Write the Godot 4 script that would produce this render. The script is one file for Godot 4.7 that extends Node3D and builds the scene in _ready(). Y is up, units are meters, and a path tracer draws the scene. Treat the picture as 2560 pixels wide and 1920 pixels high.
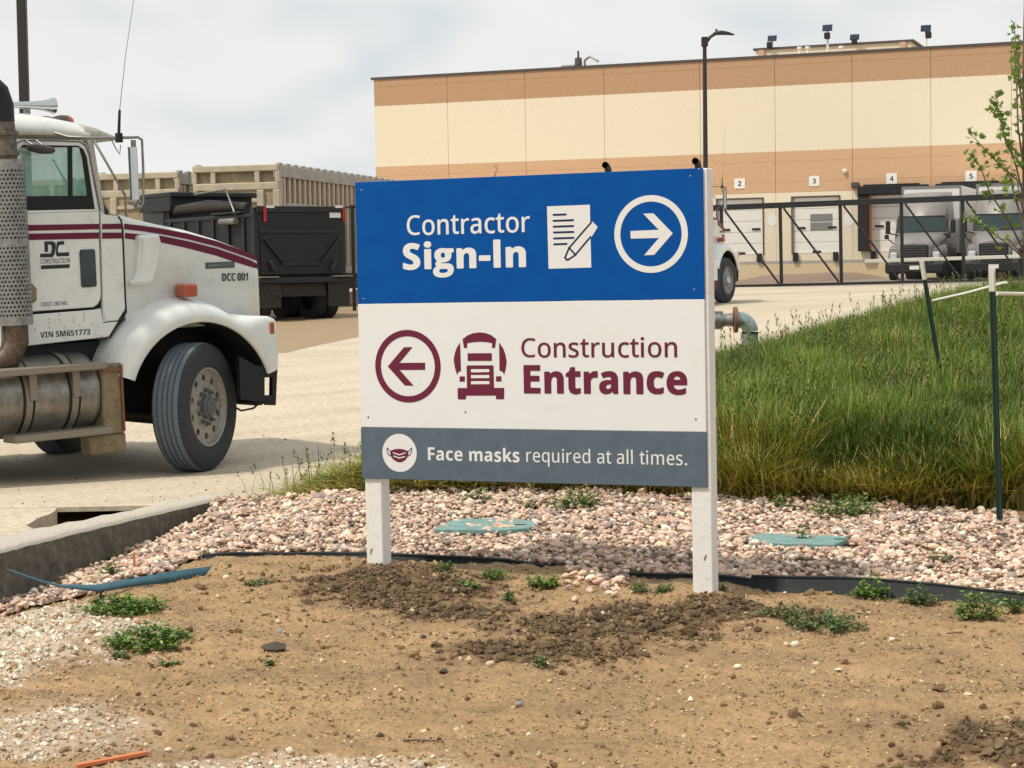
extends Node3D

# ---------------------------------------------------------------- camera and light first
const EYE := Vector3(0, 1.45, 0)
const PXF := 4800.0
var CB := Basis.from_euler(Vector3(-0.0583, 0, -0.017))
var M := {}
var names := {}
var fb: Font
var fr: Font
var rng := RandomNumberGenerator.new()
var nz := FastNoiseLite.new()
var nz2 := FastNoiseLite.new()

func _ready():
	var cam := Camera3D.new()
	cam.name = "camera"
	cam.position = EYE
	cam.basis = CB
	cam.fov = rad_to_deg(2.0 * atan(960.0 / PXF))
	cam.near = 0.05
	cam.far = 3000.0
	add_child(cam)
	cam.current = true
	var env := Environment.new()
	env.background_mode = Environment.BG_SKY
	env.tonemap_mode = Environment.TONE_MAPPER_LINEAR
	env.tonemap_exposure = 1.0
	env.sdfgi_enabled = true
	env.ssao_enabled = true
	env.ssil_enabled = true
	var sky := Sky.new()
	sky.sky_material = make_sky()
	env.sky = sky
	var we := WorldEnvironment.new()
	we.name = "world_environment"
	we.environment = env
	add_child(we)
	var sun := DirectionalLight3D.new()
	sun.name = "sun"
	sun.light_color = Color(1.0, 0.965, 0.905)
	sun.light_energy = 1.0
	sun.light_angular_distance = 3.0
	sun.shadow_enabled = true
	add_child(sun)
	sun.look_at_from_position(Vector3(-0.46, 0.83, 0.29) * 50.0, Vector3.ZERO)
	rng.seed = 7
	nz.seed = 3; nz.frequency = 1.0; nz.fractal_octaves = 4
	nz2.seed = 11; nz2.frequency = 1.0; nz2.fractal_octaves = 3
	make_fonts()
	make_materials()
	build_ground()
	build_driveway()
	build_curb()
	build_building()
	build_gate()
	make_front()
	build_gravel()
	build_sign()
	build_white_trucks()
	build_dump_truck()
	build_trailers()
	build_far_tractors()
	build_lamps()
	build_yard_things()
	build_grass()
	build_tree()
	build_small_things()

func make_sky():
	var w := 1024
	var h := 512
	var im := Image.create(w, h, false, Image.FORMAT_RGBF)
	var n := FastNoiseLite.new()
	n.seed = 21; n.noise_type = FastNoiseLite.TYPE_SIMPLEX_SMOOTH; n.frequency = 1.0; n.fractal_octaves = 5
	var n2 := FastNoiseLite.new()
	n2.seed = 5; n2.noise_type = FastNoiseLite.TYPE_SIMPLEX_SMOOTH; n2.frequency = 1.0; n2.fractal_octaves = 4
	for j in h:
		var el := PI * (0.5 - (j + 0.5) / h)
		for i in w:
			var az := TAU * (i + 0.5) / w
			var d := Vector3(cos(az) * cos(el), sin(el), sin(az) * cos(el))
			var p := d * 3.2
			p.y *= 3.4
			var warp := n2.get_noise_3dv(p * 0.9)
			var c := n.get_noise_3dv(p * 1.25 + Vector3(warp, warp * 0.4, -warp) * 0.7)
			var f := n2.get_noise_3dv(p * 4.0) * 0.25
			var t := smoothstep(-0.42, 0.22, c + f)
			var lo := Color(0.70, 0.755, 0.79)
			var hi := Color(0.85, 0.855, 0.835)
			var col := lo.lerp(hi, t)
			col = col * (1.0 + 0.05 * c)
			if el < 0.0:
				col = Color(0.42, 0.37, 0.29)
			im.set_pixel(i, j, col)
	var m := PanoramaSkyMaterial.new()
	m.panorama = ImageTexture.create_from_image(im)
	return m

# ---------------------------------------------------------------- pixels to points on known planes
func ray(px: float, py: float) -> Vector3:
	return CB * Vector3((px - 1280.0) / PXF, -(py - 960.0) / PXF, -1.0)

func on_plane(px: float, py: float, p0: Vector3, n: Vector3) -> Vector3:
	var d := ray(px, py)
	return EYE + d * ((p0 - EYE).dot(n) / d.dot(n))

func at_depth(px: float, py: float, dep: float) -> Vector3:
	return on_plane(px, py, Vector3(0, 0, -dep), Vector3(0, 0, 1))

func on_ground(px: float, py: float) -> Vector3:
	var y := 0.0
	var p := Vector3.ZERO
	for k in 14:
		p = on_plane(px, py, Vector3(0, y, 0), Vector3.UP)
		y = lerpf(y, gh(p.x, -p.z), 0.7)
	p = on_plane(px, py, Vector3(0, y, 0), Vector3.UP)
	p.y = gh(p.x, -p.z)
	return p

# ---------------------------------------------------------------- mesh builder
class MB:
	var st := SurfaceTool.new()
	func _init():
		st.begin(Mesh.PRIMITIVE_TRIANGLES)
		st.set_smooth_group(-1)
	func sm(k := 0):
		st.set_smooth_group(k)
		return self
	func flat():
		st.set_smooth_group(-1)
		return self
	func t(a: Vector3, b: Vector3, c: Vector3, nd: Vector3):
		if (a - c).cross(a - b).dot(nd) < 0.0:
			var q := b
			b = c
			c = q
		st.add_vertex(a); st.add_vertex(b); st.add_vertex(c)
	func q(a, b, c, d, nd):
		t(a, b, c, nd); t(a, c, d, nd)
	func box(c: Vector3, s: Vector3, bv := 0.0, bs := Basis.IDENTITY):
		var h := s * 0.5
		if bv <= 0.0:
			for ax in 3:
				for sg in [-1.0, 1.0]:
					var n := Vector3.ZERO; n[ax] = sg
					var u := Vector3.ZERO; u[(ax + 1) % 3] = h[(ax + 1) % 3]
					var v := Vector3.ZERO; v[(ax + 2) % 3] = h[(ax + 2) % 3]
					var o := n * h[ax]
					q(c + bs * (o - u - v), c + bs * (o + u - v), c + bs * (o + u + v), c + bs * (o - u + v), bs * n)
			return self
		bv = minf(bv, minf(h.x, minf(h.y, h.z)) * 0.95)
		var i := h - Vector3.ONE * bv
		for ax in 3:
			for sg in [-1.0, 1.0]:
				var n := Vector3.ZERO; n[ax] = sg
				var u := Vector3.ZERO; u[(ax + 1) % 3] = i[(ax + 1) % 3]
				var v := Vector3.ZERO; v[(ax + 2) % 3] = i[(ax + 2) % 3]
				var o := n * h[ax]
				q(c + bs * (o - u - v), c + bs * (o + u - v), c + bs * (o + u + v), c + bs * (o - u + v), bs * n)
		for ax in 3:
			var b1 := (ax + 1) % 3
			var b2 := (ax + 2) % 3
			for s1 in [-1.0, 1.0]:
				for s2 in [-1.0, 1.0]:
					var e := Vector3.ZERO; e[ax] = i[ax]
					var p := Vector3.ZERO; p[b1] = s1 * h[b1]; p[b2] = s2 * i[b2]
					var r := Vector3.ZERO; r[b1] = s1 * i[b1]; r[b2] = s2 * h[b2]
					var n := Vector3.ZERO; n[b1] = s1; n[b2] = s2
					q(c + bs * (p - e), c + bs * (p + e), c + bs * (r + e), c + bs * (r - e), bs * n)
		for sx in [-1.0, 1.0]:
			for sy in [-1.0, 1.0]:
				for sz in [-1.0, 1.0]:
					t(c + bs * Vector3(sx * h.x, sy * i.y, sz * i.z), c + bs * Vector3(sx * i.x, sy * h.y, sz * i.z), c + bs * Vector3(sx * i.x, sy * i.y, sz * h.z), bs * Vector3(sx, sy, sz))
		return self
	# box between two corner points
	func bx(a: Vector3, b: Vector3, bv := 0.0):
		return box((a + b) * 0.5, (b - a).abs(), bv)
	# square bar from a to b
	func bar(a: Vector3, b: Vector3, w: float, hgt: float, bv := 0.0, up := Vector3.UP):
		var z := (b - a).normalized()
		if absf(z.dot(up)) > 0.98: up = Vector3.RIGHT
		var x := up.cross(z).normalized()
		var y := z.cross(x)
		return box((a + b) * 0.5, Vector3(w, hgt, a.distance_to(b)), bv, Basis(x, y, z))
	func prism(poly: PackedVector2Array, o: Vector3, ax: Vector3, ay: Vector3, dep: Vector3, bv := 0.0):
		var pl := poly
		if not Geometry2D.is_polygon_clockwise(pl): pass
		else:
			pl = poly.duplicate()
			pl.reverse()
		var n := pl.size()
		var tr := Geometry2D.triangulate_polygon(pl)
		var inn := pl
		if bv > 0.0:
			inn = PackedVector2Array()
			for i in n:
				var e0 := (pl[i] - pl[(i + n - 1) % n]).normalized()
				var e1 := (pl[(i + 1) % n] - pl[i]).normalized()
				var m := (Vector2(-e0.y, e0.x) + Vector2(-e1.y, e1.x)).normalized()
				var cs := maxf(0.4, m.dot(Vector2(-e1.y, e1.x)))
				inn.append(pl[i] + m * bv / cs)
		var dn := dep.normalized()
		var k := 0
		while k < tr.size():
			var a := inn[tr[k]]; var b := inn[tr[k + 1]]; var c := inn[tr[k + 2]]
			t(o + ax * a.x + ay * a.y, o + ax * b.x + ay * b.y, o + ax * c.x + ay * c.y, -dn)
			t(o + dep + ax * a.x + ay * a.y, o + dep + ax * b.x + ay * b.y, o + dep + ax * c.x + ay * c.y, dn)
			k += 3
		for i in n:
			var j := (i + 1) % n
			var e := pl[j] - pl[i]
			var nd := ax * e.y - ay * e.x
			var p0 := o + ax * pl[i].x + ay * pl[i].y
			var p1 := o + ax * pl[j].x + ay * pl[j].y
			if bv > 0.0:
				var i0 := o + ax * inn[i].x + ay * inn[i].y
				var i1 := o + ax * inn[j].x + ay * inn[j].y
				q(p0 + dn * bv, p1 + dn * bv, p1 + dep - dn * bv, p0 + dep - dn * bv, nd)
				q(i0, i1, p1 + dn * bv, p0 + dn * bv, nd - dn)
				q(i0 + dep, i1 + dep, p1 + dep - dn * bv, p0 + dep - dn * bv, nd + dn)
			else:
				q(p0, p1, p1 + dep, p0 + dep, nd)
		return self
	func tube(path: Array, rad, sides := 8, cap := true):
		var n := path.size()
		var rings := []
		var up := Vector3.UP
		var d0: Vector3 = (path[1] - path[0]).normalized()
		if absf(d0.dot(up)) > 0.9: up = Vector3.RIGHT
		var x := up.cross(d0).normalized()
		for i in n:
			var d: Vector3
			if i == 0: d = path[1] - path[0]
			elif i == n - 1: d = path[n - 1] - path[n - 2]
			else: d = (path[i + 1] - path[i]).normalized() + (path[i] - path[i - 1]).normalized()
			d = d.normalized()
			x = (x - d * x.dot(d)).normalized()
			var y := d.cross(x)
			var r: float = rad[i] if rad is Array else rad
			var ring := []
			for k in sides:
				var a := TAU * k / sides
				ring.append(path[i] + (x * cos(a) + y * sin(a)) * r)
			rings.append(ring)
		sm(1)
		for i in n - 1:
			for k in sides:
				var k2 := (k + 1) % sides
				var nd: Vector3 = rings[i][k] + rings[i][k2] - path[i] * 2.0
				if nd.length_squared() < 1e-12: nd = rings[i + 1][k] + rings[i + 1][k2] - path[i + 1] * 2.0
				q(rings[i][k], rings[i][k2], rings[i + 1][k2], rings[i + 1][k], nd)
		flat()
		if cap:
			for e in [0, n - 1]:
				var nd: Vector3 = path[0] - path[1] if e == 0 else path[n - 1] - path[n - 2]
				for k in range(1, sides - 1):
					t(rings[e][0], rings[e][k], rings[e][k + 1], nd)
		return self
	# profile of Vector2(radius, along axis)
	func lathe(prof: Array, o: Vector3, axis: Vector3, sides := 24, smooth := true):
		axis = axis.normalized()
		var x := Vector3.UP.cross(axis)
		if x.length() < 0.1: x = Vector3.RIGHT
		x = (x - axis * x.dot(axis)).normalized()
		var y := axis.cross(x)
		if smooth: sm(2)
		for i in prof.size() - 1:
			var p: Vector2 = prof[i]
			var r: Vector2 = prof[i + 1]
			var e := r - p
			var no := Vector2(e.y, -e.x)   # profiles run up the outside, then inwards
			if smooth and i > 0:
				var e0: Vector2 = p - prof[i - 1]
				st.set_smooth_group(2 if absf(e0.angle_to(e)) < 0.75 else 2 + (i % 29) + 1)
			for k in sides:
				var a0 := TAU * k / sides
				var a1 := TAU * (k + 1) / sides
				var c0 := x * cos(a0) + y * sin(a0)
				var c1 := x * cos(a1) + y * sin(a1)
				var nd := (c0 + c1) * 0.5 * no.x + axis * no.y
				q(o + c0 * p.x + axis * p.y, o + c1 * p.x + axis * p.y, o + c1 * r.x + axis * r.y, o + c0 * r.x + axis * r.y, nd)
		flat()
		return self
	# loft between rings of equal size; nd from centroid of each ring
	func loft(rings: Array, closed := true, caps := true, grp := 3):
		sm(grp)
		var m: int = rings[0].size()
		for i in rings.size() - 1:
			var c := Vector3.ZERO
			for p in rings[i]: c += p / m
			var last := m if closed else m - 1
			for k in last:
				var k2 := (k + 1) % m
				q(rings[i][k], rings[i][k2], rings[i + 1][k2], rings[i + 1][k], (rings[i][k] + rings[i][k2]) * 0.5 - c)
		flat()
		if caps:
			for e in [0, rings.size() - 1]:
				var c := Vector3.ZERO
				for p in rings[e]: c += p / m
				var oth: Array = rings[1] if e == 0 else rings[rings.size() - 2]
				var nd: Vector3 = c - oth[0]
				nd = Vector3.ZERO
				for p in oth: nd -= p / m
				nd += c
				for k in m:
					t(rings[e][k], rings[e][(k + 1) % m], c, nd)
		return self
	func done() -> ArrayMesh:
		st.generate_normals()
		return st.commit()

# ---------------------------------------------------------------- nodes
func numbered(nm: String) -> String:
	names[nm] = names.get(nm, -1) + 1
	return nm if names[nm] == 0 else "%s_%03d" % [nm, names[nm]]

func tag(o: Node, label: String, cat: String, group := ""):
	o.set_meta("label", label)
	o.set_meta("category", cat)
	if group: o.set_meta("group", group)
	return o

func thing(nm: String, label: String, cat: String, at := Vector3.ZERO, yaw := 0.0, group := "") -> Node3D:
	var o := Node3D.new()
	o.name = numbered(nm)
	add_child(o)
	o.position = at
	o.rotation.y = yaw
	tag(o, label, cat, group)
	return o

func part(nm: String, me, m: Material, par: Node) -> MeshInstance3D:
	var o := MeshInstance3D.new()
	o.name = nm
	o.mesh = me.done() if me is MB else me
	o.material_override = m
	par.add_child(o, true)
	return o

func top(nm: String, me, m: Material, label: String, cat: String, group := "", at := Vector3.ZERO) -> MeshInstance3D:
	var o := MeshInstance3D.new()
	o.name = numbered(nm)
	o.mesh = me.done() if me is MB else me
	o.material_override = m
	add_child(o)
	o.position = at
	tag(o, label, cat, group)
	return o

func setting(nm: String, me, m: Material) -> MeshInstance3D:
	var o := MeshInstance3D.new()
	o.name = numbered(nm)
	o.mesh = me.done() if me is MB else me
	o.material_override = m
	add_child(o)
	o.set_meta("kind", "structure")
	return o

func many(nm: String, me: Mesh, m: Material, xf: Array, cols: Array, par: Node) -> MultiMeshInstance3D:
	var mm := MultiMesh.new()
	mm.transform_format = MultiMesh.TRANSFORM_3D
	mm.use_colors = not cols.is_empty()
	mm.mesh = me
	mm.instance_count = xf.size()
	for i in xf.size():
		mm.set_instance_transform(i, xf[i])
		if cols: mm.set_instance_color(i, cols[i])
	var o := MultiMeshInstance3D.new()
	o.name = nm if par != self else numbered(nm)
	o.multimesh = mm
	o.material_override = m
	o.set_meta("kind", "stuff")
	par.add_child(o, true)
	return o

# ---------------------------------------------------------------- materials
func lin(h: String) -> Color:
	return Color(h).srgb_to_linear()

func mat(hex: String, rough := 0.7, metal := 0.0) -> StandardMaterial3D:
	var m := StandardMaterial3D.new()
	m.albedo_color = Color(hex)
	m.roughness = rough
	m.metallic = metal
	return m

func noise_img(seed_: int, freq: float, size := 256, typ := FastNoiseLite.TYPE_SIMPLEX_SMOOTH, oct := 5, gain := 0.55) -> Image:
	var n := FastNoiseLite.new()
	n.seed = seed_; n.frequency = freq; n.noise_type = typ
	n.fractal_octaves = oct; n.fractal_gain = gain
	if typ == FastNoiseLite.TYPE_CELLULAR: n.cellular_return_type = FastNoiseLite.RETURN_DISTANCE
	return n.get_seamless_image(size, size, false, false, 0.15)

func ramp(im: Image, stops: Array) -> ImageTexture:
	var lut := []
	for v in 256:
		var x := v / 255.0
		var c: Color = stops[0][1]
		for k in stops.size() - 1:
			if x >= stops[k][0]:
				c = stops[k][1].lerp(stops[k + 1][1], clampf((x - stops[k][0]) / maxf(1e-4, stops[k + 1][0] - stops[k][0]), 0, 1))
		lut.append(c)
	var w := im.get_width()
	var h := im.get_height()
	var dat := im.get_data()
	var out := PackedByteArray()
	out.resize(w * h * 3)
	for i in w * h:
		var c: Color = lut[dat[i]]
		out[i * 3] = int(c.r * 255); out[i * 3 + 1] = int(c.g * 255); out[i * 3 + 2] = int(c.b * 255)
	return ImageTexture.create_from_image(Image.create_from_data(w, h, false, Image.FORMAT_RGB8, out))

# stops: [[0, "hex"], ...]; tile: metres the picture covers
func noisy(im: Image, stops: Array, tile: float, rough := 0.85, bump := 0.0, world := false, bump_im: Image = null, metal := 0.0) -> StandardMaterial3D:
	var ss := []
	for s in stops: ss.append([s[0], Color(s[1])])
	var m := StandardMaterial3D.new()
	m.albedo_texture = ramp(im, ss)
	m.roughness = rough
	m.metallic = metal
	m.uv1_triplanar = true
	m.uv1_world_triplanar = world
	m.uv1_scale = Vector3.ONE / tile
	if bump > 0.0:
		m.heightmap_enabled = true
		m.heightmap_texture = ImageTexture.create_from_image(bump_im if bump_im else im)
		m.heightmap_scale = bump
	return m

func make_fonts():
	var a := SystemFont.new()
	a.font_names = PackedStringArray(["Droid Sans"])
	a.font_weight = 400
	fr = a
	var b := SystemFont.new()
	b.font_names = PackedStringArray(["Droid Sans"])
	b.font_weight = 700
	fb = b

func make_materials():
	var soft := noise_img(4, 0.012, 512)
	var fine := noise_img(9, 0.05, 512, FastNoiseLite.TYPE_SIMPLEX_SMOOTH, 5, 0.7)
	var grit := noise_img(13, 0.13, 512, FastNoiseLite.TYPE_SIMPLEX_SMOOTH, 3, 0.7)
	var blot := noise_img(17, 0.02, 256, FastNoiseLite.TYPE_SIMPLEX_SMOOTH, 4, 0.6)
	M.dirt = noisy(fine, [[0.0, "968f85"], [0.25, "cbc5bc"], [0.5, "e2ddd5"], [0.75, "ece8e0"], [1.0, "fbf8f2"]], 0.9, 0.95, 0.9, true, fine)
	M.dirt.vertex_color_use_as_albedo = true
	M.concrete = noisy(fine, [[0.0, "9e907d"], [0.35, "c2b39d"], [0.6, "ccbfaa"], [1.0, "d9cdb9"]], 2.6, 0.92, 0.0, true)
	M.concrete.vertex_color_use_as_albedo = true
	M.asphalt = noisy(fine, [[0.0, "6f675c"], [0.5, "8f867a"], [1.0, "a49a8c"]], 3.0, 0.93, 0.0, true)
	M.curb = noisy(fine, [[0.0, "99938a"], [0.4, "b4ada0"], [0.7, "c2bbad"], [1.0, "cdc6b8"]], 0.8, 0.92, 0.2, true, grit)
	M.curb_face = noisy(soft, [[0.0, "3f3c36"], [0.4, "57534b"], [0.7, "676258"], [1.0, "837c6e"]], 0.6, 0.95, 0.3, true, grit)  # soil stain plus the shade of the face, put into its colour
	M.sign_blue = noisy(soft, [[0.0, "004a96"], [1.0, "00529f"]], 1.0, 0.45)
	M.sign_white = noisy(blot, [[0.0, "dedfdf"], [0.35, "e0e2e3"], [1.0, "e2e4e5"]], 1.0, 0.5)
	M.sign_grey = noisy(soft, [[0.0, "566470"], [1.0, "606f7b"]], 0.8, 0.5)
	M.print_white = mat("dfe0e0", 0.5)
	M.maroon = mat("6b2a40", 0.5)
	M.print_navy = mat("1d2f57", 0.5)
	M.post_white = noisy(blot, [[0.0, "d6d4cf"], [0.3, "e4e3e0"], [1.0, "e9e8e5"]], 0.35, 0.55, 0.12, false, fine)
	M.screw = mat("9aa2a8", 0.4, 0.6)
	M.mudstain = mat("8a7a66", 0.9)
	M.truck_white = noisy(blot, [[0.0, "cfd1cc"], [0.2, "dcdedb"], [0.5, "e2e4e1"], [1.0, "e6e7e5"]], 0.9, 0.4, 0.0)
	M.truck_white.clearcoat_enabled = true
	M.truck_white.clearcoat = 0.5
	M.truck_white.clearcoat_roughness = 0.15
	M.truck_trim = noisy(blot, [[0.0, "a3a19a"], [0.5, "bdbbb4"], [1.0, "cbcac4"]], 0.3, 0.6)
	M.black = mat("14161b", 0.6)
	M.black_gloss = mat("0e1116", 0.3)
	M.rubber = mat("17191c", 0.75)
	M.tyre = noisy(fine, [[0.0, "24262a"], [0.5, "303338"], [1.0, "4a4c4f"]], 0.5, 0.85)
	M.tread = noisy(fine, [[0.0, "4e565c"], [0.5, "66707a"], [1.0, "7e878e"]], 0.5, 0.9)
	M.rim = noisy(blot, [[0.0, "77736c"], [0.4, "9c9890"], [1.0, "b6b2aa"]], 0.22, 0.5, 0.0, false, null, 0.45)
	M.hub = noisy(blot, [[0.0, "4d4d50"], [1.0, "77767a"]], 0.15, 0.6, 0.0, false, null, 0.3)
	M.chrome = mat("c8cacc", 0.14, 1.0)
	M.steel = noisy(blot, [[0.0, "6f6f6d"], [0.5, "939391"], [1.0, "a9a9a6"]], 0.3, 0.45, 0.0, false, null, 0.7)
	M.tank = noisy(blot, [[0.0, "6d6962"], [0.3, "817c75"], [0.6, "928d86"], [1.0, "a7a29b"]], 0.7, 0.42, 0.0, false, null, 0.65)
	M.step = noisy(fine, [[0.0, "6e665a"], [0.5, "8f877a"], [1.0, "b0a99b"]], 0.3, 0.6, 0.0, false, null, 0.4)
	M.dusty = noisy(blot, [[0.0, "6f634d"], [0.5, "85785d"], [1.0, "978a6f"]], 0.6, 0.85)
	M.rust = noisy(fine, [[0.0, "57392b"], [0.5, "855c46"], [1.0, "a98468"]], 0.3, 0.7, 0.0, false, null, 0.35)
	M.amber = mat("a8430c", 0.2)
	M.amber.clearcoat_enabled = true
	M.red = mat("a5222e", 0.4)
	M.yellow = mat("e6c800", 0.7)
	M.green_badge = mat("46585a", 0.35, 0.4)
	M.glass = mat("9fd8c4", 0.03)
	M.glass.albedo_color = Color(0.55, 0.83, 0.74, 0.28)
	M.glass.transparency = BaseMaterial3D.TRANSPARENCY_ALPHA
	M.dark_glass = mat("2b3a3c", 0.05)
	M.interior = mat("2a2c2b", 0.9)
	M.dump = noisy(blot, [[0.0, "0f1115"], [0.5, "15171c"], [1.0, "202328"]], 1.2, 0.6)
	M.dump_rib = mat("1a1d22", 0.55)
	M.flap = noisy(blot, [[0.0, "24211f"], [0.5, "312e2b"], [1.0, "45403a"]], 0.6, 0.85)
	M.trailer = noisy(blot, [[0.0, "ab9f8b"], [0.45, "b8ac97"], [1.0, "c6bba6"]], 2.2, 0.7)
	M.trailer_in = noisy(blot, [[0.0, "8c7d65"], [0.5, "9c8d73"], [1.0, "ab9d84"]], 1.8, 0.8)
	M.trailer_side = noisy(blot, [[0.0, "948f8a"], [0.5, "a09b96"], [1.0, "aeaaa5"]], 2.2, 0.7)
	M.wall_cream = noisy(fine, [[0.0, "ddd0b7"], [0.5, "e1d5be"], [1.0, "e5dac5"]], 6.0, 0.92, 0.0, true)
	M.wall_tan = noisy(fine, [[0.0, "ab886a"], [0.5, "b49173"], [1.0, "bb997b"]], 6.0, 0.92, 0.0, true)
	M.wall_tan2 = noisy(fine, [[0.0, "c09a79"], [0.5, "caa583"], [1.0, "d0ad8c"]], 6.0, 0.92, 0.0, true)
	M.joint = mat("bda286", 0.9)
	M.coping = mat("4c4446", 0.6)
	M.dock_door = noisy(soft, [[0.0, "e0ded8"], [1.0, "e8e6e0"]], 3.0, 0.6, 0.0, true)
	M.white_board = mat("e4e3de", 0.6)
	M.digit = mat("23262c", 0.6)
	M.shelter = mat("17191e", 0.8)
	M.foundation = noisy(fine, [[0.0, "bda884"], [0.5, "d2bf9c"], [1.0, "decdae"]], 3.0, 0.92, 0.0, true)
	M.grey_strip = mat("a5a19b", 0.9)
	M.gate = mat("15161b", 0.55)
	M.wire = mat("2a2c2e", 0.6, 0.3)
	M.galv = noisy(blot, [[0.0, "6f8285"], [0.5, "8fa3a5"], [1.0, "b4c2c0"]], 0.25, 0.4, 0.0, false, null, 0.55)
	M.silver = noisy(blot, [[0.0, "7f7a78"], [0.5, "918c8a"], [1.0, "a19c9a"]], 2.0, 0.5, 0.0, false, null, 0.25)
	M.lamp_off = mat("c9ced2", 0.15)
	M.pole = mat("2a2426", 0.5)
	M.solar = mat("1d2740", 0.15)
	M.lid = noisy(blot, [[0.0, "5f817b"], [0.5, "739691"], [1.0, "86a6a0"]], 0.5, 0.6)
	M.edging = noisy(fine, [[0.0, "16191a"], [0.5, "202526"], [1.0, "333836"]], 0.4, 0.7)
	M.teal_strip = noisy(blot, [[0.0, "25424f"], [0.4, "35596a"], [0.8, "3c6672"], [1.0, "4d7470"]], 0.3, 0.5)
	M.lath = noisy(fine, [[0.0, "b4623c"], [0.5, "cc7b50"], [1.0, "d98f63"]], 0.1, 0.8)
	M.tpost = noisy(fine, [[0.0, "10241c"], [0.5, "17332a"], [1.0, "234035"]], 0.2, 0.6)
	M.tpost_tip = mat("d8d5cb", 0.6)
	M.pvc = mat("e2dfd3", 0.45)
	M.stone = mat("ffffff", 0.85)
	M.stone.vertex_color_use_as_albedo = true
	M.leafy = mat("ffffff", 0.6)
	M.leafy.vertex_color_use_as_albedo = true
	M.leafy.backlight_enabled = true
	M.leafy.backlight = Color(0.5, 0.55, 0.3)
	M.leaf_a = mat("4f6a1e", 0.5); M.leaf_b = mat("66822a", 0.5); M.leaf_c = mat("3a521c", 0.5)
	for k in ["leaf_a", "leaf_b", "leaf_c"]:
		M[k].backlight_enabled = true
		M[k].backlight = Color(0.5, 0.6, 0.25)
	M.bark = noisy(fine, [[0.0, "4c4136"], [0.5, "6b5d4d"], [1.0, "8a7a66"]], 0.15, 0.9)
	M.exhaust = noisy(blot, [[0.0, "3f3a35"], [0.5, "6b635a"], [1.0, "8f8578"]], 0.3, 0.5, 0.0, false, null, 0.55)
	M.elbow = noisy(blot, [[0.0, "43372f"], [0.5, "635347"], [1.0, "837263"]], 0.3, 0.5, 0.0, false, null, 0.5)
	for k in ["sign_blue", "sign_white", "sign_grey", "print_white", "maroon", "print_navy"]: M[k].metallic_specular = 0.25
	M.penthouse = noisy(soft, [[0.0, "cfc7b2"], [1.0, "d8d1bd"]], 5.0, 0.9, 0.0, true)
	M.roofing = mat("8f8b84", 0.9)
	M.pebble_tex = noisy(fine, [[0.0, "85705f"], [0.5, "ab9280"], [1.0, "c9b4a2"]], 0.35, 0.95, 2.5, true, grit)
	M.clod = noisy(fine, [[0.0, "4d3c2a"], [0.5, "6b543b"], [1.0, "8a7050"]], 0.12, 0.95)

# ---------------------------------------------------------------- heights of the place
func tab(t: Array, x: float) -> float:
	if x <= t[0][0]: return t[0][1]
	for i in t.size() - 1:
		if x <= t[i + 1][0]:
			return lerpf(t[i][1], t[i + 1][1], (x - t[i][0]) / (t[i + 1][0] - t[i][0]))
	return t[t.size() - 1][1]

const ROAD := [[6, 0.02], [11, 0.0], [12.2, 0.0], [15.3, -0.115], [20, -0.02], [30, 0.2], [44, 0.56], [64, 0.80], [100, 0.86], [400, 1.0]]
const DIRT := [[4, -0.14], [6, -0.10], [8.9, -0.012], [10.4, 0.05], [11.7, 0.105], [13, 0.12]]
const MOUND := [[11.5, 0.10], [13, 0.19], [16, 0.33], [20, 0.48], [24, 0.60], [30, 0.66], [40, 0.62]]
const BOUND := [[5, -3.9], [8, -2.85], [9.1, -2.46], [10.2, -2.09], [11.3, -1.72], [12.3, -1.75], [14, -1.1], [17, 0.6], [20.3, 2.2], [26, 5.5], [32, 9.0], [40, 14.0], [60, 30.0]]
var FRONT := [[-2.4, 8.7], [-2.0, 8.95], [-1.7, 9.25], [-1.42, 9.7], [-1.05, 9.65], [-0.58, 9.53], [-0.03, 9.33], [0.25, 9.07], [0.66, 8.9], [0.94, 8.75], [1.47, 8.62], [1.8, 8.49], [2.21, 8.29], [3.4, 7.8]]
const BACK := [[-1.9, 11.9], [-1.5, 11.95], [-0.95, 11.8], [0.53, 11.7], [1.24, 11.45], [1.94, 11.35], [2.34, 11.12], [2.84, 10.85], [4.2, 10.3]]

func road_y(x: float, d: float) -> float:
	return tab(ROAD, d) + 0.017 * clampf(x, -14.0, 14.0) * smoothstep(22.0, 44.0, d) * (1.0 - smoothstep(48.0, 60.0, d))

func dirt_y(x: float, d: float) -> float:
	var y := tab(DIRT, d) - 0.02 * clampf(x, -1.0, 3.0)
	y -= 0.12 * (1.0 - smoothstep(0.0, 0.85, x - tab(BOUND, d))) * (1.0 - 0.6 * smoothstep(10.5, 11.5, d))
	y += 0.05 * exp(-(Vector2(x + 0.68, d - 9.08).length_squared()) / 0.16)
	y += 0.03 * exp(-(Vector2(x - 0.84, d - 8.5).length_squared()) / 0.12)
	y += 0.02 * exp(-(Vector2(x - 0.3, d - 7.9).length_squared()) / 0.2)
	return y

func mound_y(x: float, d: float) -> float:
	return tab(MOUND, d) + 0.2 * smoothstep(2.0, 6.0, x) * smoothstep(13.0, 23.0, d)

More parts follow.
